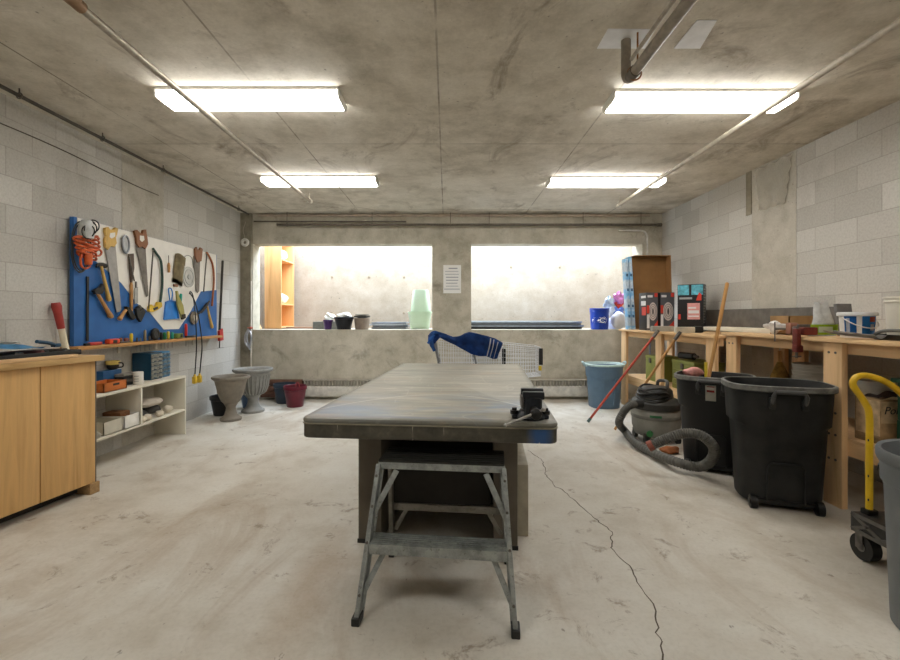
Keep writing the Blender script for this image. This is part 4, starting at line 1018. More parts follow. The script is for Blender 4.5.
# blue bucket with white emblem
t = thing('plastic_bucket', 'royal blue bucket with a white emblem on the sill', 'bucket', ((599.5-VX)*6.86/F, 6.86, ZW), 0)
obj('bucket_wall', MB().lathe([(.125,0),(.128,.004),(.140,.30),(.147,.302),(.147,.318),(.140,.32),(.134,.30),(.12,.01)], 40), pm('1a3fa8', .35, 0, .05), t)
obj('rim_rings', MB().torus((0,0,.27), .143, .005, 'Z', 40, 6).torus((0,0,.29), .144, .005, 'Z', 40, 6), pm('1a3fa8', .35, 0, .05), t)
def wrap(pts, r0, r1, h, off, a0):
    out = []
    for u, z in pts:
        r = r0+(r1-r0)*z/h+off; a = a0+u/r; out.append(V((r*math.cos(a), r*math.sin(a), z)))
    return out
def decal(polys, r0, r1, h, a0, th=.0012):
    k = MB()
    for q in polys:
        dense = []
        for i in range(len(q)):
            A, B = q[i], q[(i+1) % len(q)]
            for j in range(4): dense.append((A[0]+(B[0]-A[0])*j/4, A[1]+(B[1]-A[1])*j/4))
        c = wrap(dense, r0, r1, h, .0006, a0); d = V((math.cos(a0), math.sin(a0), 0))*th
        k.prism(c, d)
    return k
A0 = -PI/2-.33
def arc(cx, cz, r0, r1, a0, a1, n=14, sq=1.0):
    out = []
    for k in range(n):
        a, b = math.radians(a0+(a1-a0)*k/n), math.radians(a0+(a1-a0)*(k+1)/n)
        out.append([(cx+sq*r0*math.cos(a), cz+r0*math.sin(a)), (cx+sq*r1*math.cos(a), cz+r1*math.sin(a)), (cx+sq*r1*math.cos(b), cz+r1*math.sin(b)), (cx+sq*r0*math.cos(b), cz+r0*math.sin(b))])
    return out
marks = [[(-.12,.128),(.0,.128),(.0,.155),(-.12,.155)], [(-.12,.112),(.02,.104),(.02,.112),(-.12,.119)], [(-.09,.170),(.02,.178),(.02,.184),(-.09,.176)]]
marks += arc(.05, .14, .026, .040, 20, 330, 18, 1.15)+arc(.05, .14, .050, .056, -60, 75, 10, 1.15)
obj('emblem', decal(marks, .128, .140, .30, A0, .0015), pm('dcdfe6', .5, 0, .03, 5, 0), t)
obj('emblem_shade', decal(arc(.05, .14, .002, .014, 0, 360, 10), .128, .140, .30, A0, .0015), pm('9aa3b4', .5), t)
obj('bail_handle', MB().tube([(.147*math.cos(a), .147*math.sin(a)-.02*math.sin(a/1), .295-.09*abs(math.sin(a))) for a in [PI*k/16 for k in range(17)]], .003, 6), M_steel, t)
# white bag and foil bag
blob('plastic_bag', 'full white plastic bag on the sill beside the workbench', 'bag', ((619-VX)*6.83/F, 6.86, ZW), .125, (.95,.8,1.05), pm('e8e8ec', .45, 0, .04), 31, .09)
fb = thing('foil_bag', 'shiny multicoloured foil bag above the white plastic bag', 'foil bag', ((616-VX)*7.15/F, 7.2, ZW))
def foil(x, y, s, sd):
    def fn(u, v):
        c = at(x, y, 7.12); r = s*(.75+.35*math.sin(5*u*PI+sd)*math.cos(3*v*PI))
        a = 2*PI*u; b = PI*v
        return c+V((r*math.sin(b)*math.cos(a), .6*r*math.sin(b)*math.sin(a), r*math.cos(b)*1.1))
    return MB().grid(fn, 18, 12)
for nm, x, y, s, c, sd in (('silver_part',609,303,.10,'c9dcec',1),('pink_part',619,299,.11,'d98ac6',2),('red_part',619,305.5,.075,'d2483f',3),('blue_part',618,312,.11,'6d87d6',4),('silver_part',611,310,.09,'d6dbe6',5)):
    obj(nm, foil(x, y, s, sd), pm(c, .25, .35, .2, 12), fb, True)
obj('bag_base', MB().lathe([(.10,0),(.12,.08),(.10,.16),(.03,.2)], 20, ((616-VX)*7.15/F-0, 7.2, ZW)), pm('aab4d8', .3, .3), fb, True)
# ================================================================== WORKBENCHES
BT = 1.052; BB = 1.083
def bench(label, x0, ya, yb, legs, shelf_z, BT, name='workbench', front_rail=True):
    b = thing(name, label, 'workbench', ((x0+3.17)/2, (ya+yb)/2, 0), 0, 'pine workbenches')
    x1 = 3.17
    obj('worktop', MB().span((x0-.025, ya, BT-.026), (x1, yb, BT), .002), M_pine, b, True)
    obj('front_apron', MB().span((x0+.04, ya+.01, BT-.10), (x0+.078, yb-.01, BT-.026), .002), M_pine, b, True)
    obj('rear_apron', MB().span((x1-.04, ya+.01, BT-.10), (x1-.002, yb-.01, BT-.026), .002), M_pine, b, True)
    for y, wdt in legs:
        obj('leg', MB().span((x0, y-wdt/2, 0), (x0+.039, y+wdt/2, BT-.027), .003), M_pinev, b, True)
        obj('leg', MB().span((x1-.08, y-wdt/2, 0), (x1-.041, y+wdt/2, BT-.027), .003), M_pinev, b, True)
        obj('cross_rail', MB().span((x0+.04, y-wdt/2+.01, shelf_z-.11), (x1-.081, y-wdt/2+.048, shelf_z-.021), .002), M_pinev, b, True)
    obj('shelf', MB().span((x0+.005 if not front_rail else x0+.04, ya+.02, shelf_z-.02), (x1-.082, yb-.02, shelf_z), .002), M_pine, b, True)
    obj('shelf_rail', MB().span((x0+.04, ya+.02, shelf_z-.11), (x0+.078, yb-.02, shelf_z-.021), .002), M_pine, b, True)
    return b
SA, SB = .42, .45
ba = bench('pine workbench under the black product boxes and tall cardboard box', 2.45, 4.10, 6.36, [(6.25,.15),(5.22,.14),(4.19,.14)], SA, BT)
bb = bench('pine workbench under the blue-and-white bucket, with the red clamp', 2.50, 1.75, 4.06, [(3.96,.14),(2.92,.14),(1.86,.14)], SB, BB)
bo = MB()
for y, zs in ((2.92, (.99,.46,.60,.30)), (3.96, (.99,.45))):
    for z in zs:
        for dy in (-.025, .025): bo.cyl((2.4965,y+dy,z), (2.501,y+dy,z), .008, n=10)
obj('bolt_heads', bo, M_dsteel, bb, True)

# ---- on the far bench
def world_box(nm, a, b, mat, parent, bev=.002): return obj(nm, MB().span(a, b, bev), mat, parent, True)
cbx = thing('cardboard_box', 'tall open brown cardboard box standing upright on the workbench against the pier', 'box', (2.76, 6.2, BT), 0)
M_card = pm('9c7347', .85, 0, .08, 5); M_cardi = pm('8f683d', .85, 0, .1, 5)
X0c, X1c, Yc0, Yc1, ZH = 2.46, 3.05, 6.08, 6.27, 1.01
def lean(p): return V((p[0]+.0*p[2], p[1]+.055*(p[2]/ZH), BT+.001+p[2]))
def lbox(a, b):
    k = MB().span(a, b); k.bm.transform(Matrix(((1,0,0,0),(0,1,.05,0),(0,0,1,BT+.001),(0,0,0,1)))); return k
obj('back_wall', lbox((2.56,Yc1-.008-.05,0), (X1c,Yc1-.05,ZH)), M_cardi, cbx, True)
obj('end_wall', lbox((X1c-.008,Yc0,0), (X1c,Yc1-.058,ZH)), M_card, cbx, True)
obj('top_wall', lbox((2.56,Yc0,ZH-.008), (X1c-.008,Yc1-.058,ZH)), M_card, cbx, True)
obj('bottom_wall', lbox((2.56,Yc0,0), (X1c-.008,Yc1-.058,.008)), M_card, cbx, True)
def stripe_mat():
    t = NT('printed_carton'); p = t.co(); x = t.xyz(p)
    n = t.noise(t.mapv(p, (1,1,1.0)), 9, 3, .6)
    f = t.fl(t.math('ABSOLUTE', t.math('SUBTRACT', t.math('PINGPONG', t.math('ADD', x[2], .02), .25), .13)), .05, .075)
    col = t.mix(f, lin('aebfce'), lin('76b4dc'), 'MIX'); col = t.mix(t.math('MULTIPLY', t.fl(n, .5, .6), .5), col, lin('dde3e6'), 'MIX')
    return t.out(col, .4)
M_print = stripe_mat()
for i, x in enumerate((2.455, 2.510)):
    lb_ = thing('lamp_carton', ['slim blue and white printed carton at the end of the workbench, touching the lightwell opening', 'slim blue and white printed carton next to the tall brown box'][i], 'carton', (x+.02, 6.12, BT), 0, 'slim printed cartons')
    k = MB().span((x,6.085,0), (x+.042,6.19,ZH-.05+.03*i), .002); k.bm.transform(Matrix(((1,0,-.035,0),(0,1,.05,0),(0,0,1,BT+.001),(0,0,0,1))))
    obj('carton', k, M_print, lb_, True)
    k = MB()
    for z in (.16,.30,.52,.72): k.span((x+.008,6.0835,z), (x+.034,6.0855,z+.035))
    k.bm.transform(Matrix(((1,0,-.035,0),(0,1,.05,0),(0,0,1,BT+.001),(0,0,0,1))))
    obj('print_marks', k, pm('3c5f86', .5), lb_, True)
M_bbox = pm('1c1c1e', .35, 0, .1, 6, 0); M_gbox = pm('57585c', .35, 0, .1, 6, 0); M_red = pm('d2402f', .45, 0, .05, 6, 0); M_disc = pm('cfc3bd', .5, 0, .05, 6, 0); M_wlab = pm('dcdcdc', .5, 0, .03, 6, 0)
def product_box(label, x0, x1, y0, d, h, side):
    b = thing('product_box', label, 'product box', ((x0+x1)/2, y0+d/2, BT), 0, 'black product boxes on the workbench')
    world_box('carton', (x0,y0,BT+.001), (x1,y0+d,BT+h), M_bbox, b)
    w = x1-x0
    f = MB().span((x0+.002,y0-.0015,BT+.003), (x1-.002,y0,BT+h-.002)); obj('front_print', f, M_gbox, b, True)
    cx = x0+.55*w; cz = BT+.50*h
    obj('disc_print', MB().prism([V((cx+.36*w*math.cos(a), y0-.003, cz+.24*h*math.sin(a))) for a in [2*PI*k/28 for k in range(28)]], (0,.0012,0)), M_disc, b, True)
    ri = MB()
    for r in (.20,.29): ri.tube([V((cx+r*w*math.cos(a), y0-.0035, cz+r*.66*h*math.sin(a))) for a in [2*PI*k/24 for k in range(24)]], .0025, 5, True)
    ri.prism([V((cx+.07*w*math.cos(a), y0-.0045, cz+.09*h*math.sin(a))) for a in [2*PI*k/12 for k in range(12)]], (0,.0012,0))
    obj('disc_rings', ri, pm('4f4a49', .5), b, True)
    rr = MB().prism([V((x0+.45*w,y0-.0045,BT+.02)), V((x1-.004,y0-.0045,BT+.02)), V((x1-.004,y0-.0045,BT+.27*h))], (0,.001,0))
    rr.span((x1-.045,y0-.004,BT+.88*h), (x1-.008,y0-.0025,BT+.985*h)); rr.span((x0+.003,y0-.004,BT+.45*h), (x0+.035,y0-.0025,BT+.66*h))
    obj('red_print', rr, M_red, b, True)
    ww = MB().span((x0+.012,y0-.004,BT+.87*h), (x0+.075,y0-.0025,BT+.93*h)); ww.span((x0+.005,y0-.004,BT+.06*h), (x0+.036,y0-.0025,BT+.42*h))
    if side:
        for z0, z1 in ((.86,.92),(.66,.78)): ww.span((x0-.0015,y0+.02,BT+z0*h), (x0,y0+d*.7,BT+z1*h))
        rs = MB().span((x0-.0015,y0+.015,BT+.40*h), (x0,y0+d*.6,BT+.62*h)); obj('side_print', rs, M_red, b, True)
    obj('white_print', ww, M_wlab, b, True)
product_box('grey-fronted product box with a disc picture, closer to the tall cardboard box', 2.50, 2.645, 5.64, .22, .475, True)
product_box('grey-fronted product box with a disc picture, touching the black box with a pink panel', 2.655, 2.83, 5.60, .22, .475, False)
# taller black box turned at an angle
bl = thing('product_box', 'tall black product box turned cornerwise, with a pink panel and blue top band', 'product box', (2.90, 5.33, BT), math.radians(-38), 'black product boxes on the workbench')
hx, hy, hh = .135, .10, .55
obj('carton', MB().span((-hx,-hy,.001), (hx,hy,hh), .002), M_bbox, bl)
obj('picture_band', MB().span((-hx+.004,-hy-.0015,.425), (-.012,-hy,hh-.008)).span((.012,-hy-.0015,.425), (hx-.004,-hy,hh-.008)), pm('5fb0c4', .4, 0, .35, 25, 0), bl)
obj('pink_panel', MB().span((-.03,-hy-.0015,.14), (.10,-hy,.33)), pm('d99a96', .5, 0, .12, 14, 0), bl)
obj('panel_print', MB().span((-.02,-hy-.0027,.17), (.09,-hy-.0015,.185)).span((-.02,-hy-.0027,.21), (.09,-hy-.0015,.245)).span((-.02,-hy-.0027,.265), (.06,-hy-.0015,.285)), M_wlab, bl)
rp = MB().prism([V((.06,-hy-.0022,.36)), V((.115,-hy-.0022,.36)), V((.115,-hy-.0022,.43)), V((.09,-hy-.0022,.455))], (0,.001,0)); rp.span((-.125,-hy-.0027,.14), (-.10,-hy-.001,.20))
obj('red_print', rp, M_red, bl)
tx = MB().span((-.115,-hy-.0015,.375), (.02,-hy,.398))
for k in range(13):
    z = .10+.032*k; tx.span((hx,-.075,z), (hx+.0015,-.075+.05+.09*abs(math.sin(k*1.9)),z+.012))
tx.span((hx,.02,.505), (hx+.0015,.085,.53))
obj('white_print', tx, pm('a9a9a9', .5), bl)
# push brooms leaning upside down on the bench front
def broom(label, foot, top, hm, headm, brm, tipm=None, hw=.26):
    b = thing('push_broom', label, 'broom', foot, 0)
    f, t_ = V(foot), V(top); d = (t_-f).normalized()
    obj('handle', MB().cyl(f, t_, .0135, n=12), hm, b, True)
    if tipm: obj('tip', MB().cyl(f-d*.002, f+d*.05, .017, n=12), tipm, b, True)
    c = V((t_.x+.06, t_.y+.022, 1.0535+.033))
    obj('head', MB().box(c, (hw,.055,.062), .012), headm, b, True)
    if tipm: obj('bristles', MB().box(c+V((.01,.055,-.004)), (hw*.96,.05,.055), .012), brm, b, True)
    else: obj('bristles', MB().box(c+V((hw/2+.045,.01,.004)), (.088,.075,.07), .02), brm, b, True)
    obj('socket', MB().cyl(t_-d*.09, t_+d*.008, .019, n=12), M_dsteel, b, True)
    return b
M_redh = pm('b1442f', .4, 0, .12, 30)
broom('push broom with long red handle leaning on the workbench beside the blue bin', (1.625,5.19,.012), (2.40,5.12,1.062), M_redh, pm('a9a59b', .6), pm('8c867b', .9, 0, .2, 60), pm('4f6660', .5), .25)
broom('push broom with pale wooden handle and black bristles, behind the shop vacuum', (1.80,4.83,.012), (2.40,4.64,1.062), M_wood_h, pm('c9c0ac', .6), M_black, None, .20)

# ---- on the near bench
tag(obj('white_board', MB().span((2.66,3.62,BB+.001), (2.93,4.04,BB+.04), .003).span((2.68,4.045,BB+.001), (2.93,4.72,BB+.036), .003), pm('dad4c4', .6, 0, .05, 7)), 'long pale board lying flat across the two workbenches', 'board')
tag(obj('plank', MB().box((3.155,4.62,BB+.112), (.022,1.95,.22), .002, (0,-.06,0)), pm('6d6963', .8, 0, .15, 12)), 'long dark grey plank standing on edge against the block wall', 'plank')
t = thing('tape_box', 'small blue, red and green box on the bench behind the pale board', 'box', (2.99,3.98,BB))
obj('box_body', MB().box((3.0,3.86,BB+.046), (.07,.07,.09), .003), pm('2d5f9f', .5), t, True)
obj('colour_band', MB().box((3.0,3.8245,BB+.03), (.05,.002,.04)).box((2.9645,3.86,BB+.03), (.002,.05,.04)), pm('8f5a4a', .5), t, True)
open_box('carton', 'low open brown carton of scraps behind the red clamp', 'carton', 2.60, 2.80, 3.42, 3.62, BB+.001, .145, pm('a98457', .8, 0, .15, 8), .008)
tag(obj('scrap_wood', MB().box((2.70,3.52,BB+.115), (.15,.15,.05), .006, (0,.05,.1)), pm('8c6a47', .8, 0, .2)), 'brown scrap inside the low open carton', 'scrap')
blob('plastic_bag', 'crumpled white plastic bag in front of the low brown carton', 'bag', (2.555,3.50,BB+.001), .060, (.5,1.7,.75), pm('cfcac4', .5, 0, .15, 30), 41, .28)
M_rust = pm('6e2a22', .5, .2, .25, 25)
vz2 = thing('mounted_clamp_vise', 'rust-red clamp vise gripping the front edge of the workbench', 'vise', (2.50,3.16,BB), 0)
obj('body', MB().box((2.535,3.16,BB+.038), (.10,.055,.055), .010).box((2.455,3.16,BB-.01), (.03,.048,.13), .008).box((2.462,3.16,BB-.085), (.05,.045,.05), .008), M_rust, vz2, True)
obj('jaw', MB().box((2.54,3.24,BB+.045), (.085,.04,.05), .008).box((2.54,3.205,BB+.07), (.085,.02,.03), .004), M_dsteel, vz2, True)
obj('wood_pad', MB().box((2.53,3.30,BB+.052), (.06,.05,.085), .008), pm('9c6a56', .6), vz2, True)
obj('clamp_screw', MB().cyl((2.455,3.16,BB-.15), (2.455,3.16,BB-.09), .009, n=10).cyl((2.425,3.16,BB-.14), (2.485,3.16,BB-.14), .004), M_dsteel, vz2, True)
obj('crank', MB().cyl((2.52,3.32,BB+.05), (2.455,3.37,BB+.05), .009).cyl((2.455,3.37,BB-.045), (2.455,3.37,BB+.10), .0045), M_dsteel, vz2, True)
t = thing('plastic_pouch', 'clear plastic pouch with lime green label standing on the bench', 'pouch', (2.69,3.22,BB))
def pouch(u, v):
    a = 2*PI*u; w = .095*(1-.5*v)+.008*math.sin(3*a+5*v); dd = .045*(1-.75*v)+.005*math.sin(5*a)
    return V((2.69+w*math.cos(a)-.01*v, 3.22+dd*math.sin(a), BB+.002+.235*v+.012*math.sin(4*a)*v))
obj('film', MB().grid(pouch, 28, 18), pm('c9cbc9', .2, 0, .15, 22, .2), t, True)
obj('lime_label', MB().grid(lambda u, v: (2.69+.094*math.cos(PI+PI*u)*1.06, 3.22+.047*math.sin(PI+PI*u)*1.12, BB+.012+.072*v), 16, 3, .002), pm('a3c22e', .45, 0, .06, 9), t, True)
obj('label_oval', MB().grid(lambda u, v: (2.69+.094*math.cos(PI+PI*(.28+.3*u))*1.10, 3.22+.047*math.sin(PI+PI*(.28+.3*u))*1.17, BB+.028+.04*v), 8, 3, .002), pm('d9dfcb', .45, 0, .03), t, True)
tag(obj('grey_slab', MB().box((2.93,3.32,BB+.118), (.12,.03,.235), .006, (-.12,0,.1)), pm('6f6d6a', .8, 0, .15, 16)), 'dark grey slab leaning behind the clear pouch', 'slab')
def bucket(label, c, R, h, mat, cat='bucket', name='plastic_bucket'):
    t = thing(name, label, cat, c, 0)
    obj('bucket_wall', MB().lathe([(.86*R,0),(.88*R,.004),(.97*R,.86*h),(1.02*R,.865*h),(1.02*R,.90*h),(1.0*R,.905*h),(1.0*R,.95*h),(1.05*R,.955*h),(1.05*R,h),(.96*R,h),(.93*R,.9*h),(.84*R,.012)], 40), mat, t)
    return t
t = bucket('small white bucket with blue wrapper and white lid on the bench', (2.72,2.985,BB), .096, .165, pm('dfe0de', .4, 0, .03))
obj('lid', MB().lathe([(.102,.144),(.1045,.146),(.1045,.163),(.100,.169),(.086,.166),(.001,.166)], 36, capb=False), pm('d3d4d2', .4, 0, .05), t)
def shell(r0, r1, z0, z1, a0, a1, n=14): return lambda u, v: ((r0+(r1-r0)*v)*math.cos(a0+(a1-a0)*u), (r0+(r1-r0)*v)*math.sin(a0+(a1-a0)*u), z0+(z1-z0)*v)
D = math.radians
for nm, a0, a1, c, z0, z1, e in (('blue_wrapper',185,226,'1f6fbe',.012,.142,0),('blue_wrapper',243,300,'2a80cc',.012,.142,0),('red_print',268,292,'c3573f',.105,.138,.0012),('white_print',192,205,'d5dce4',.02,.13,.0012),('silver_print',272,288,'b9b6ba',.05,.09,.0012)):
    f0, f1 = .88+.11*z0/.165, .88+.11*z1/.165
    obj(nm, MB().grid(shell(.096*f0+.0015+e, .096*f1+.0015+e, z0, z1, D(a0), D(a1)), 14, 4, .0008), pm(c, .4, 0, .06, 14), t)
obj('bail_handle', MB().tube([(.102*math.cos(a), .102*math.sin(a), .135-.07*math.sin(a-PI)) for a in [PI+PI*k/14 for k in range(15)]], .0035, 6), pm('e6e6e4', .4), t)
tr = thing('trowel', 'grey float trowel lying at the bench edge before the blue-wrapped bucket', 'trowel', (2.585,2.80,BB))
def trw(u, v):
    return V((2.488+.088*v*(1-.5*abs(u-.5)**2*4*.3), 2.62+.36*u, BB+.010+.020*(2*abs(v-.5))**2+.02*u*u))
obj('blade', MB().grid(trw, 16, 8, .004), pm('9c9c98', .35, .5), tr, True)
obj('grip', MB().tube([(2.53,2.66,BB+.035),(2.535,2.62,BB+.055),(2.54,2.54,BB+.06),(2.545,2.46,BB+.055)], .010, 10, smooth=4), pm('5f605e', .5), tr, True)
tag(obj('black_pan', MB().loft([(0,.135,.135),(.006,.142,.142),(.032,.15,.155),(.032,.142,.148),(.010,.13,.13)], 32, 4, True, True, (2.73,2.64,BB+.001)), pm('2c2d2b', .45)), 'shallow black pan under the tall white bucket', 'pan')
t = bucket('tall plain white bucket standing in the shallow black pan', (2.735,2.64,BB+.0125), .125, .245, pm('e0dbcd', .4, 0, .03))
t['label'] = 'tall plain white bucket standing in the shallow black pan'
tag(obj('wood_block', MB().box((3.04,2.98,BB+.042), (.12,.10,.08), .003), M_pine), 'small pine block behind the white buckets', 'block')

# ---- under the benches
M_olive = pm('8a8f4c', .5, .2, .08, 10)
for i, (x0, x1, y0, y1, h, lb_) in enumerate(((2.56,2.84,5.52,5.80,.315,'olive green metal box on the bench shelf, the shorter one nearer the pier'),(2.56,2.88,4.66,5.12,.325,'longer olive green metal box on the bench shelf, behind the black bin'))):
    t = thing('metal_box', lb_, 'metal box', ((x0+x1)/2,(y0+y1)/2,SA), 0, 'olive metal boxes')
    obj('box_body', MB().span((x0,y0,SA+.001), (x1,y1,SA+h-.045), .008), M_olive, t, True)
    obj('lid', MB().span((x0-.004,y0-.004,SA+h-.045), (x1+.004,y1+.004,SA+h), .008), M_olive, t, True)
    r = MB()
    for k in range(4): r.tube([(x0-.003,y0+.03,SA+.05+.055*k),(x0-.003,y1-.03,SA+.05+.055*k)], .006, 6)
    if i: obj('ribs', r, M_olive, t, True)
    obj('latch', MB().box((x0-.008,(y0+y1)/2,SA+h-.06), (.014,.05,.06), .004), M_dsteel, t, True)
t = thing('power_drill', 'black power drill lying on the longer olive metal box', 'drill', (2.70,4.95,SA+.326))
obj('body', MB().cyl((2.60,5.02,SA+.375), (2.66,4.84,SA+.375), .036, n=16), M_black, t, True)
obj('chuck', MB().cyl((2.66,4.84,SA+.375), (2.675,4.79,SA+.375), .022, .014), M_dsteel, t, True)
obj('grip', MB().tube([(2.62,4.98,SA+.37),(2.70,5.0,SA+.365),(2.77,5.02,SA+.36)], .022, 10), M_black, t, True)
tag(obj('paint_tin', MB().lathe([(.05,0),(.052,.003),(.052,.13),(.05,.135),(.045,.13)], 24, (2.68,5.66,SA+.3155), capt=True), pm('5a5f86', .4)), 'violet-blue tin on top of the shorter olive metal box', 'tin')
tag(obj('steel_rod', MB().cyl((2.70,5.98,SA+.006), (2.72,6.03,.93), .012), pm('9aa6c4', .4, .3)), 'pale blue rod standing upright under the far bench end', 'rod')
M_gbk = pm('b9b5aa', .5, 0, .06, 10)
for k in range(4):
    z = SB+.001+.052*k
    q = thing('stacked_bucket', ['grey-white bucket at the bottom of the stack under the bench','grey-white bucket, second from the bottom of the stack under the bench','grey-white bucket, third from the bottom of the stack under the bench','grey-white bucket on top of the stack under the bench'][k], 'bucket', (2.86,3.50,z), 0, 'nested buckets under the bench')
    obj('bucket_wall', MB().lathe([(.118,0),(.119,.003),(.139,.235),(.146,.237),(.146,.248),(.141,.25),(.1375,.235),(.1165,.0045)], 36), M_gbk, q)
    obj('rim_ring', MB().torus((0,0,.221), .1395, .0035, 'Z', 36, 6), M_gbk, q)
t = thing('hand_broom', 'straw hand broom hanging under the bench beside the bucket stack', 'broom', (2.75,3.84,.62))
obj('hanging_cord', MB().cyl((2.75,3.72,.93), (2.75,3.72,1.055), .003), M_ivory, t, True)
obj('handle', MB().cyl((2.75,3.72,.84), (2.75,3.72,.94), .013), M_wood_h, t, True)
obj('straw', MB().loft([(.50,.10,.035),(.62,.095,.034),(.74,.075,.03),(.82,.035,.02),(.85,.018,.016)], 24, 2, True, True, (2.75,3.72,0)), pm('8f6f33', .9, 0, .25, 40), t, True)
tag(obj('green_crate', MB().span((2.62,2.10,.62), (3.05,2.62,.84), .008).span((2.60,2.08,.84), (3.07,2.64,.865), .006).span((2.62,2.10,SB+.001),(3.05,2.62,.62)), pm('16402a', .5)), 'dark green lidded crate behind the torn carton on the lower shelf', 'crate')
tag(obj('green_tub', MB().lathe([(.085,0),(.10,.30),(.104,.30),(.104,.33),(.02,.335),(.001,.335)], 28, (2.95,3.10,SB+.001)), pm('b9b8ae', .5)), 'pale tub behind the bench leg next to the bucket stack', 'tub')
t = thing('torn_carton', 'torn printed carton lettered Poly on the lower bench shelf', 'carton', (2.74,2.82,SB))
k = MB(); x0, x1, y0, y1, z0, hh = 2.60, 2.86, 2.70, 2.87, SB+.001, .27
obj('carton', MB().span((x0,y0,z0), (x1,y1,z0+hh), .003), pm('a58a66', .8, 0, .45, 11), t, True)
obj('pale_panel', MB().span((x0-.0015,y0+.002,z0+.05), (x0,y1-.01,z0+hh-.01)).span((x0+.005,y0-.0015,z0+.13), (x1-.03,y0,z0+hh-.01)), pm('c5ab86', .8, 0, .3, 13), t, True)
obj('torn_flap', MB().grid(lambda u, v: (x0+.01+.24*u, y0-.0-.05*v+.01*math.sin(9*u), z0+hh+.002+.014*math.sin(7*u+1)*v+.012*v), 14, 5, .004), pm('cfc2a4', .8), t, True)
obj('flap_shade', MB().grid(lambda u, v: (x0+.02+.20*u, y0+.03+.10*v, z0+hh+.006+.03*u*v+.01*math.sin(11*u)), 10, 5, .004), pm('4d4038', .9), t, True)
tm = text_mesh('Poly', .065, .0008, .25); tm.bm.transform(Matrix.Translation(V((x0+.075,y0-.003,z0+.205))) @ Matrix.Rotation(PI/2, 4, 'X'))
obj('lettering', tm, M_black, t, True)
obj('print_spot', MB().span((x0+.11,y0-.0028,z0+.235), (x0+.15,y0-.0015,z0+.258)), pm('a8332f', .6), t, True)
blob('paper_sack', 'pale torn paper sack lying on the carton and crate', 'sack', (2.74,2.92,SB+.28) if 0 else (2.90,2.98-.12,SB+.001), .0001, (1,1,1), pm('c9c2b3', .9), 50, .1) if 0 else None

# ================================================================== BINS, VACUUM, HAND TRUCK
M_bin1 = pm('242423', .55, 0, .35, 9, .08, .3); M_bin2 = pm('1b1b1b', .45, 0, .2, 9, .05); M_rimg = pm('74736e', .6, 0, .3, 20)
def wheeled_bin(label, c, rz, mat, W=.29, Dp=.225, h=.785, lab=False):
    b = thing('wheeled_bin', label, 'rubbish bin', c, rz, 'black wheeled bins')
    e = 3.2
    secs = [(.03,W*.76,Dp*.76),(.035,W*.78,Dp*.78),(h*.66,W*.885,Dp*.885),(h*.685,W*.945,Dp*.945),(h*.95,W*.985,Dp*.985),(h*.955,W*1.03,Dp*1.04),(h,W*1.035,Dp*1.045),(h*1.003,W*.99,Dp*.99),(h*.96,W*.95,Dp*.95),(h*.66,W*.86,Dp*.86),(.06,W*.74,Dp*.74)]
    obj('bin_body', MB().loft(secs, 56, e, True, True), mat, b)
    obj('rim', MB().loft([(h*.958,W*1.032,Dp*1.042),(h*.962,W*1.045,Dp*1.055),(h*1.0,W*1.045,Dp*1.055),(h*1.006,W*1.02,Dp*1.03),(h*1.004,W*.985,Dp*.985)], 56, e, False, False), M_rimg, b)
    y = -Dp
    hb = [(-.085,y*1.02,h*.86),(-.085,y*1.02-.028,h*.93),(-.075,y*1.02-.034,h*.965),(.075,y*1.02-.034,h*.965),(.085,y*1.02-.028,h*.93),(.085,y*1.02,h*.86)]
    obj('handle', MB().tube(hb, .0135, 10), pm('4a4a49', .45), b)
    for s in (-1, 1):
        obj('handle_lug', MB().box((s*.085,y*.985-.008,h*.87), (.035,.03,.07), .006), M_black, b)
        obj('wheel', MB().cyl((s*W*.60-.018,y*.80-.0,.042), (s*W*.60+.018,y*.80,.042), .042, n=24).cyl((s*W*.60-.022,y*.80,.042), (s*W*.60+.022,y*.80,.042), .018, n=16), M_blackm, b)
    arch = [(-.10,y*.80-.004,.06),(-.10,y*.85-.004,.27),(-.08,y*.86-.004,.30),(.08,y*.86-.004,.30),(.10,y*.85-.004,.27),(.10,y*.80-.004,.06)]
    obj('panel_ridge', MB().tube(arch, .006, 6), mat, b)
    obj('axle_bar', MB().box((0,y*.76,.05), (W*1.1,.03,.03), .006), M_blackm, b)
    if lab:
        f = lambda u0, u1, v0, v1, e: MB().grid(lambda u, v: (u0+(u1-u0)*u, y*.965-.004-.007*v-e, v0+(v1-v0)*v), 3, 3, .0015)
        obj('paper_label', f(-.036,.036,h*.76,h*.93,.004), pm('cfcabd', .5, 0, .08, 20), b)
        obj('label_print', f(-.026,.026,h*.895,h*.912,.0065), pm('b3322c', .5), b)
        obj('label_print', f(-.026,.026,h*.845,h*.873,.0065), pm('b23d3a', .5, 0, .3, 40), b)
        obj('label_print', f(-.036,.036,h*.916,h*.93,.0065), pm('2c4f3f', .5), b)
    return b
wheeled_bin('dusty unlabelled black wheeled bin standing before the bench post', (2.185,2.99,0), math.radians(-20), M_bin1)
wheeled_bin('black wheeled bin with a red and white label, behind the vacuum hose', (2.17,3.66,0), math.radians(-36), M_bin2, .27, .225, .75, True)
def rest_in(b): pass
t = thing('wooden_pole', 'light wooden pole sticking up out of the labelled black bin', 'pole', (2.2,3.8,.05))
p0, p1 = V((2.13,3.80,.075)), V((2.395,3.87,1.555))
p1 = at(727,284,3.70); p0 = V((2.0,3.66,.08))
obj('shaft', MB().cyl(p0, p1, .0145, n=12), M_wood_h, t, True)
obj('rounded_end', MB().sph(p1, .0145, (1,1,1), 12), M_wood_h, t, True)
tag(obj('yellow_rod', MB().cyl((2.19,3.80,.09), at(706,362,3.82), .012), pm('d9c23a', .5)), 'short yellow rod beside the wooden pole in the labelled bin', 'rod')
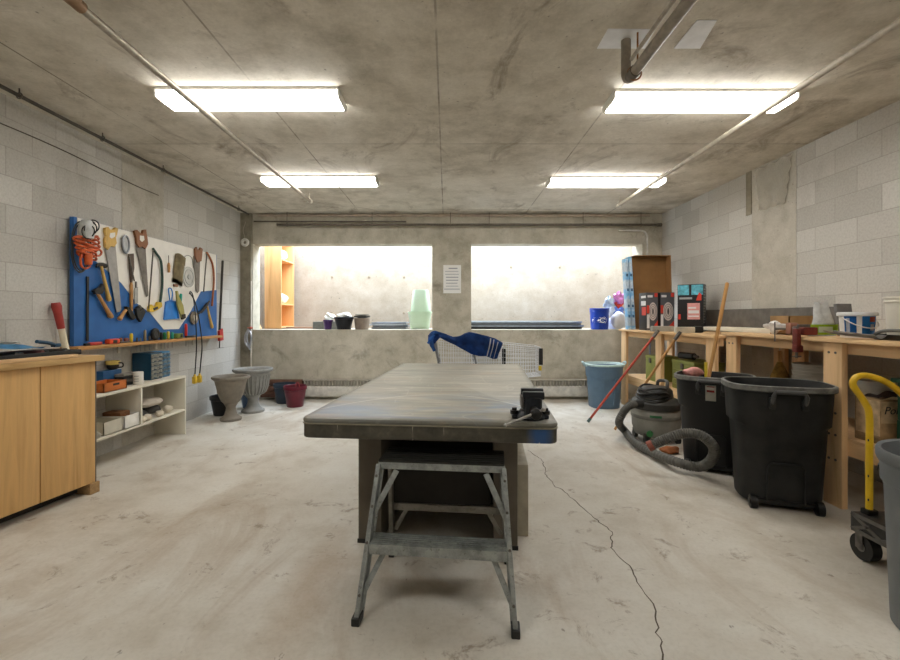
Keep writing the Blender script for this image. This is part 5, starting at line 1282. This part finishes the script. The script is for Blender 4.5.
blob('packet', 'crumpled pink and white packet on top of the labelled bin', 'packet', (2.06,3.76,.715), .07, (1.2,.6,.6), pm('cf8f86', .5, 0, .3, 22), 61, .12)

# blue round bin at the back
M_bluebin = pm('5f7a92', .5, 0, .08, 8)
t = thing('round_bin', 'blue-grey bin with pale liner edge in front of the heater', 'rubbish bin', (2.14,6.14,0))
obj('bin_body', MB().loft([(0,.185,.185),(.006,.19,.19),(.40,.215,.215),(.42,.228,.228),(.55,.235,.235),(.552,.25,.25),(.575,.25,.25),(.575,.232,.232),(.02,.18,.18)], 44, 2.6, True, True), M_bluebin, t)
rb = MB()
for s in (-1, 1): rb.tube([(s*.165,-.135,.40),(s*.10,-.215,.40),(s*.07,-.222,.36),(s*.06,-.20,.05)], .008, 6, smooth=4)
obj('moulded_ridge', rb, M_bluebin, t)
obj('liner_edge', MB().loft([(.562,.252,.252),(.582,.255,.255),(.592,.243,.243),(.56,.225,.225)], 44, 2.6, False, False), pm('b9cfca', .5, 0, .1, 20), t)
for s in (-1, 1): obj('handle', MB().tube([(s*.245,-.05,.545),(s*.285,-.04,.60),(s*.29,.0,.61),(s*.285,.04,.60),(s*.245,.05,.545)], .010, 8, smooth=4), pm('a9c3c9', .4), t)

# shop vacuum
vc = thing('shop_vacuum', 'grey and black shop vacuum with coiled cord, between the bench and labelled bin', 'vacuum', (2.07,4.46,0))
obj('drum', MB().lathe([(.17,.06),(.195,.07),(.222,.15),(.228,.30),(.215,.325),(.001,.325)], 40), pm('8d8b82', .5, 0, .12, 10), vc)
obj('band', MB().lathe([(.229,.235),(.232,.24),(.232,.262),(.229,.268)], 40, capb=False), pm('77756d', .5), vc)
obj('motor_head', MB().lathe([(.228,.325),(.232,.335),(.232,.385),(.21,.41),(.16,.43),(.15,.50),(.12,.53),(.001,.535)], 40), pm('3a3936', .45, 0, .2, 16), vc)
obj('top_handle', MB().tube([(.06,-.10,.52),(.07,-.09,.575),(.10,.0,.585),(.07,.09,.575),(.06,.10,.52)], .016, 10, smooth=4), pm('4a4844', .5), vc)
cw = MB(); rnd = random.Random(11)
for k in range(7):
    R0 = .165+.012*rnd.uniform(-1,1); z0 = .405+.019*k; ph = rnd.uniform(0,6)
    cw.tube([(-.045+R0*(1-.012*k)*math.cos(a)*.85, -.03+R0*(1-.02*k)*math.sin(a), z0+.018*math.sin(2*a+ph)) for a in [2*PI*j/26 for j in range(26)]], .0105, 7, True)
obj('coiled_cord', cw, pm('2d2c2a', .5), vc)
for x, y in ((-.15,-.13),(.15,-.13),(-.15,.13),(.15,.13)):
    cs = obj('caster', MB().cyl((x-.016,y,.04), (x+.016,y,.04), .04, n=20), M_black, vc)
    obj('bracket', MB().box((x*.95,y*.95,.075), (.06,.06,.05), .01), pm('3a3936', .45), cs)
obj('green_badge', MB().grid(lambda u, v: (.2312*math.cos(D(-128+26*u)), .2312*math.sin(D(-128+26*u)), .25+.035*v), 8, 2, .002), pm('3a7d4f', .4), vc)
obj('drain_cap', MB().cyl((-.13,-.165,.11), (-.15,-.195,.11), .028, n=18), pm('3f7f4a', .45), vc)
obj('hose_port', MB().cyl((-.17,-.10,.375), (-.27,-.13,.385), .042, .036, n=20), pm('2d2c2a', .5), vc)
# hose: one corrugated tube from the port to the floor, then a loop leaning on the bin
hp = [(1.80,4.32,.385),(1.735,4.28,.375),(1.685,4.30,.31),(1.66,4.34,.20)]
floorp = [onz(625,431,.05), onz(635,442.5,.045), onz(652,452.5,.045)]
loop = [at(675,461.5,3.56), at(697,466.8,3.46), at(710,461.5,3.36), at(714,448,3.30), at(702,436,3.31), at(685,433.3,3.36), at(667,438.5,3.41), at(652,445,3.45)]
cl = catmull([V(p) for p in hp]+floorp+loop, 26)
rr = [.036+.0032*math.sin(i*1.9) for i in range(len(cl))]
obj('hose', MB().tube(cl, rr, 12), pm('5b5953', .6, 0, .15, 20), vc, True)
e = loop[-1]; d = (loop[-1]-loop[-2]).normalized()
obj('hose_cuff', MB().cyl(e-d*.01, e+d*.03, .0405, n=16), pm('8a4a3a', .5), vc, True)
blob('orange_rag', 'crumpled rust-orange rag on the floor behind the vacuum hose', 'rag', (2.0,4.02,0), .06, (1.3,.8,.55), pm('a8683f', .9, 0, .2, 25), 71, .2)

# grey round bin at the frame edge
M_gbin = pm('6a6e70', .5, 0, .08, 8)
t = thing('round_bin', 'tall slate grey round bin standing beside the yellow-handled cart', 'rubbish bin', (1.96,1.69,0))
obj('bin_body', MB().lathe([(.205,0),(.212,.006),(.222,.30),(.232,.56),(.242,.565),(.244,.64),(.251,.645),(.256,.66),(.256,.685),(.251,.695),(.238,.69),(.225,.56),(.20,.02)], 56), M_gbin, t)
for s in (-1, 1): obj('handle', MB().tube([(-.07,s*.235,.60),(-.06,s*.275,.60),(0,s*.285,.60),(.06,s*.275,.60),(.07,s*.235,.60)], .014, 8, smooth=4), M_gbin, t)
obj('rim_slot', MB().box((-.165,.178,.60), (.01,.04,.022), .003, (0,0,-.82)), M_black, t)

# platform cart with a yellow handle
M_yel = pm('d9b021', .35, 0, .08, 18)
hc = thing('platform_cart', 'black platform cart with a bent yellow tube handle', 'cart', (2.27,2.14,0))
dk = MB().span((2.07,1.97,.205), (2.46,2.31,.225), .006)
for x in (2.082,2.265,2.448): dk.span((x-.012,1.98,.15), (x+.012,2.30,.206), .004)
dk.span((2.07,1.97,.14), (2.46,1.995,.215), .006); dk.span((2.07,2.285,.14), (2.46,2.31,.215), .006)
for y in (2.08,2.2): dk.span((2.07,y-.01,.15), (2.46,y+.01,.206), .004)
obj('deck', dk, pm('2b2a28', .4, 0, .2, 20), hc, True)
fr = MB()
for a, b in (((2.0665,2.30,.222),(2.0665,2.14,.150)),((2.0665,2.14,.150),(2.0665,1.98,.222)),((2.0665,2.30,.142),(2.0665,1.98,.142)),((2.0665,2.30,.22),(2.0665,1.98,.22)),((2.0665,2.30,.142),(2.0665,2.20,.19))): fr.bar(a, b, .018, .006, .002, (1,0,0))
obj('deck_ribs', fr, pm('5d5a55', .4, 0, .2, 20), hc, True)
hl = [(2.135,2.275,.215),(2.135,2.275,.50),(2.135,2.275,.72),(2.11,2.275,.79),(2.065,2.275,.855),(2.052,2.275,.885),(2.065,2.275,.912),(2.10,2.275,.924),(2.16,2.275,.915),(2.23,2.275,.885),(2.30,2.275,.83),(2.38,2.275,.74),(2.415,2.275,.62),(2.415,2.275,.215)]
obj('handle', MB().tube(hl, .0155, 12, smooth=5), M_yel, hc, True)
for x in (2.135, 2.415): obj('handle_socket', MB().box((x,2.275,.235), (.055,.045,.03), .006), M_blackm, hc, True)
bh = MB()
for z in (.30,.42,.60): bh.cyl((2.117,2.265,z), (2.121,2.262,z), .006, n=8)
obj('bolt_heads', bh, M_blackm, hc, True)
for x, y in ((2.105,2.262),(2.43,2.262),(2.105,2.02),(2.43,2.02)):
    c = obj('caster', MB().cyl((x-.024,y,.064), (x+.024,y,.064), .064, n=28), pm('1f1f1e', .35), hc, True)
    obj('fork', MB().box((x-.029,y+.005,.10), (.006,.04,.09), .002).box((x+.029,y+.005,.10), (.006,.04,.09), .002).box((x,y+.01,.142), (.064,.05,.008), .002), M_dsteel, c, True)
    obj('hub', MB().cyl((x-.027,y,.064), (x+.027,y,.064), .022, n=16), pm('77746e', .5), c, True)
# ================================================================== LIGHT, CAMERA
wd = bpy.data.worlds.new('world'); SC.world = wd; wd.use_nodes = True
wt = wd.node_tree; bg = wt.nodes['Background']
bg.inputs['Color'].default_value = (.74, .86, 1.0, 1); bg.inputs['Strength'].default_value = 12.0
po = bpy.data.lights.new('lightwell_portal', 'AREA'); po.shape = 'RECTANGLE'; po.size = 6.6; po.size_y = 1.05; po.cycles.is_portal = True
o = bpy.data.objects.new('lightwell_portal', po); COL.objects.link(o); o.location = (0, 7.485, WT)
cam = bpy.data.cameras.new('camera'); cam.sensor_fit = 'HORIZONTAL'; cam.sensor_width = 36; cam.lens = 18.0
cam.shift_x = (450-VX)/900; cam.shift_y = -(330-VY)/900; cam.clip_start = .05
co = bpy.data.objects.new('camera', cam); COL.objects.link(co); co.location = (0, 0, CAMZ); co.rotation_euler = (PI/2, 0, 0)
SC.camera = co
vs = SC.view_settings; vs.view_transform = 'Standard'; vs.look = 'None'; vs.gamma = 1; vs.use_curve_mapping = False; vs.exposure = 0.65
SC.cycles.use_denoising = True
SC.cycles.max_bounces = 10; SC.cycles.diffuse_bounces = 6
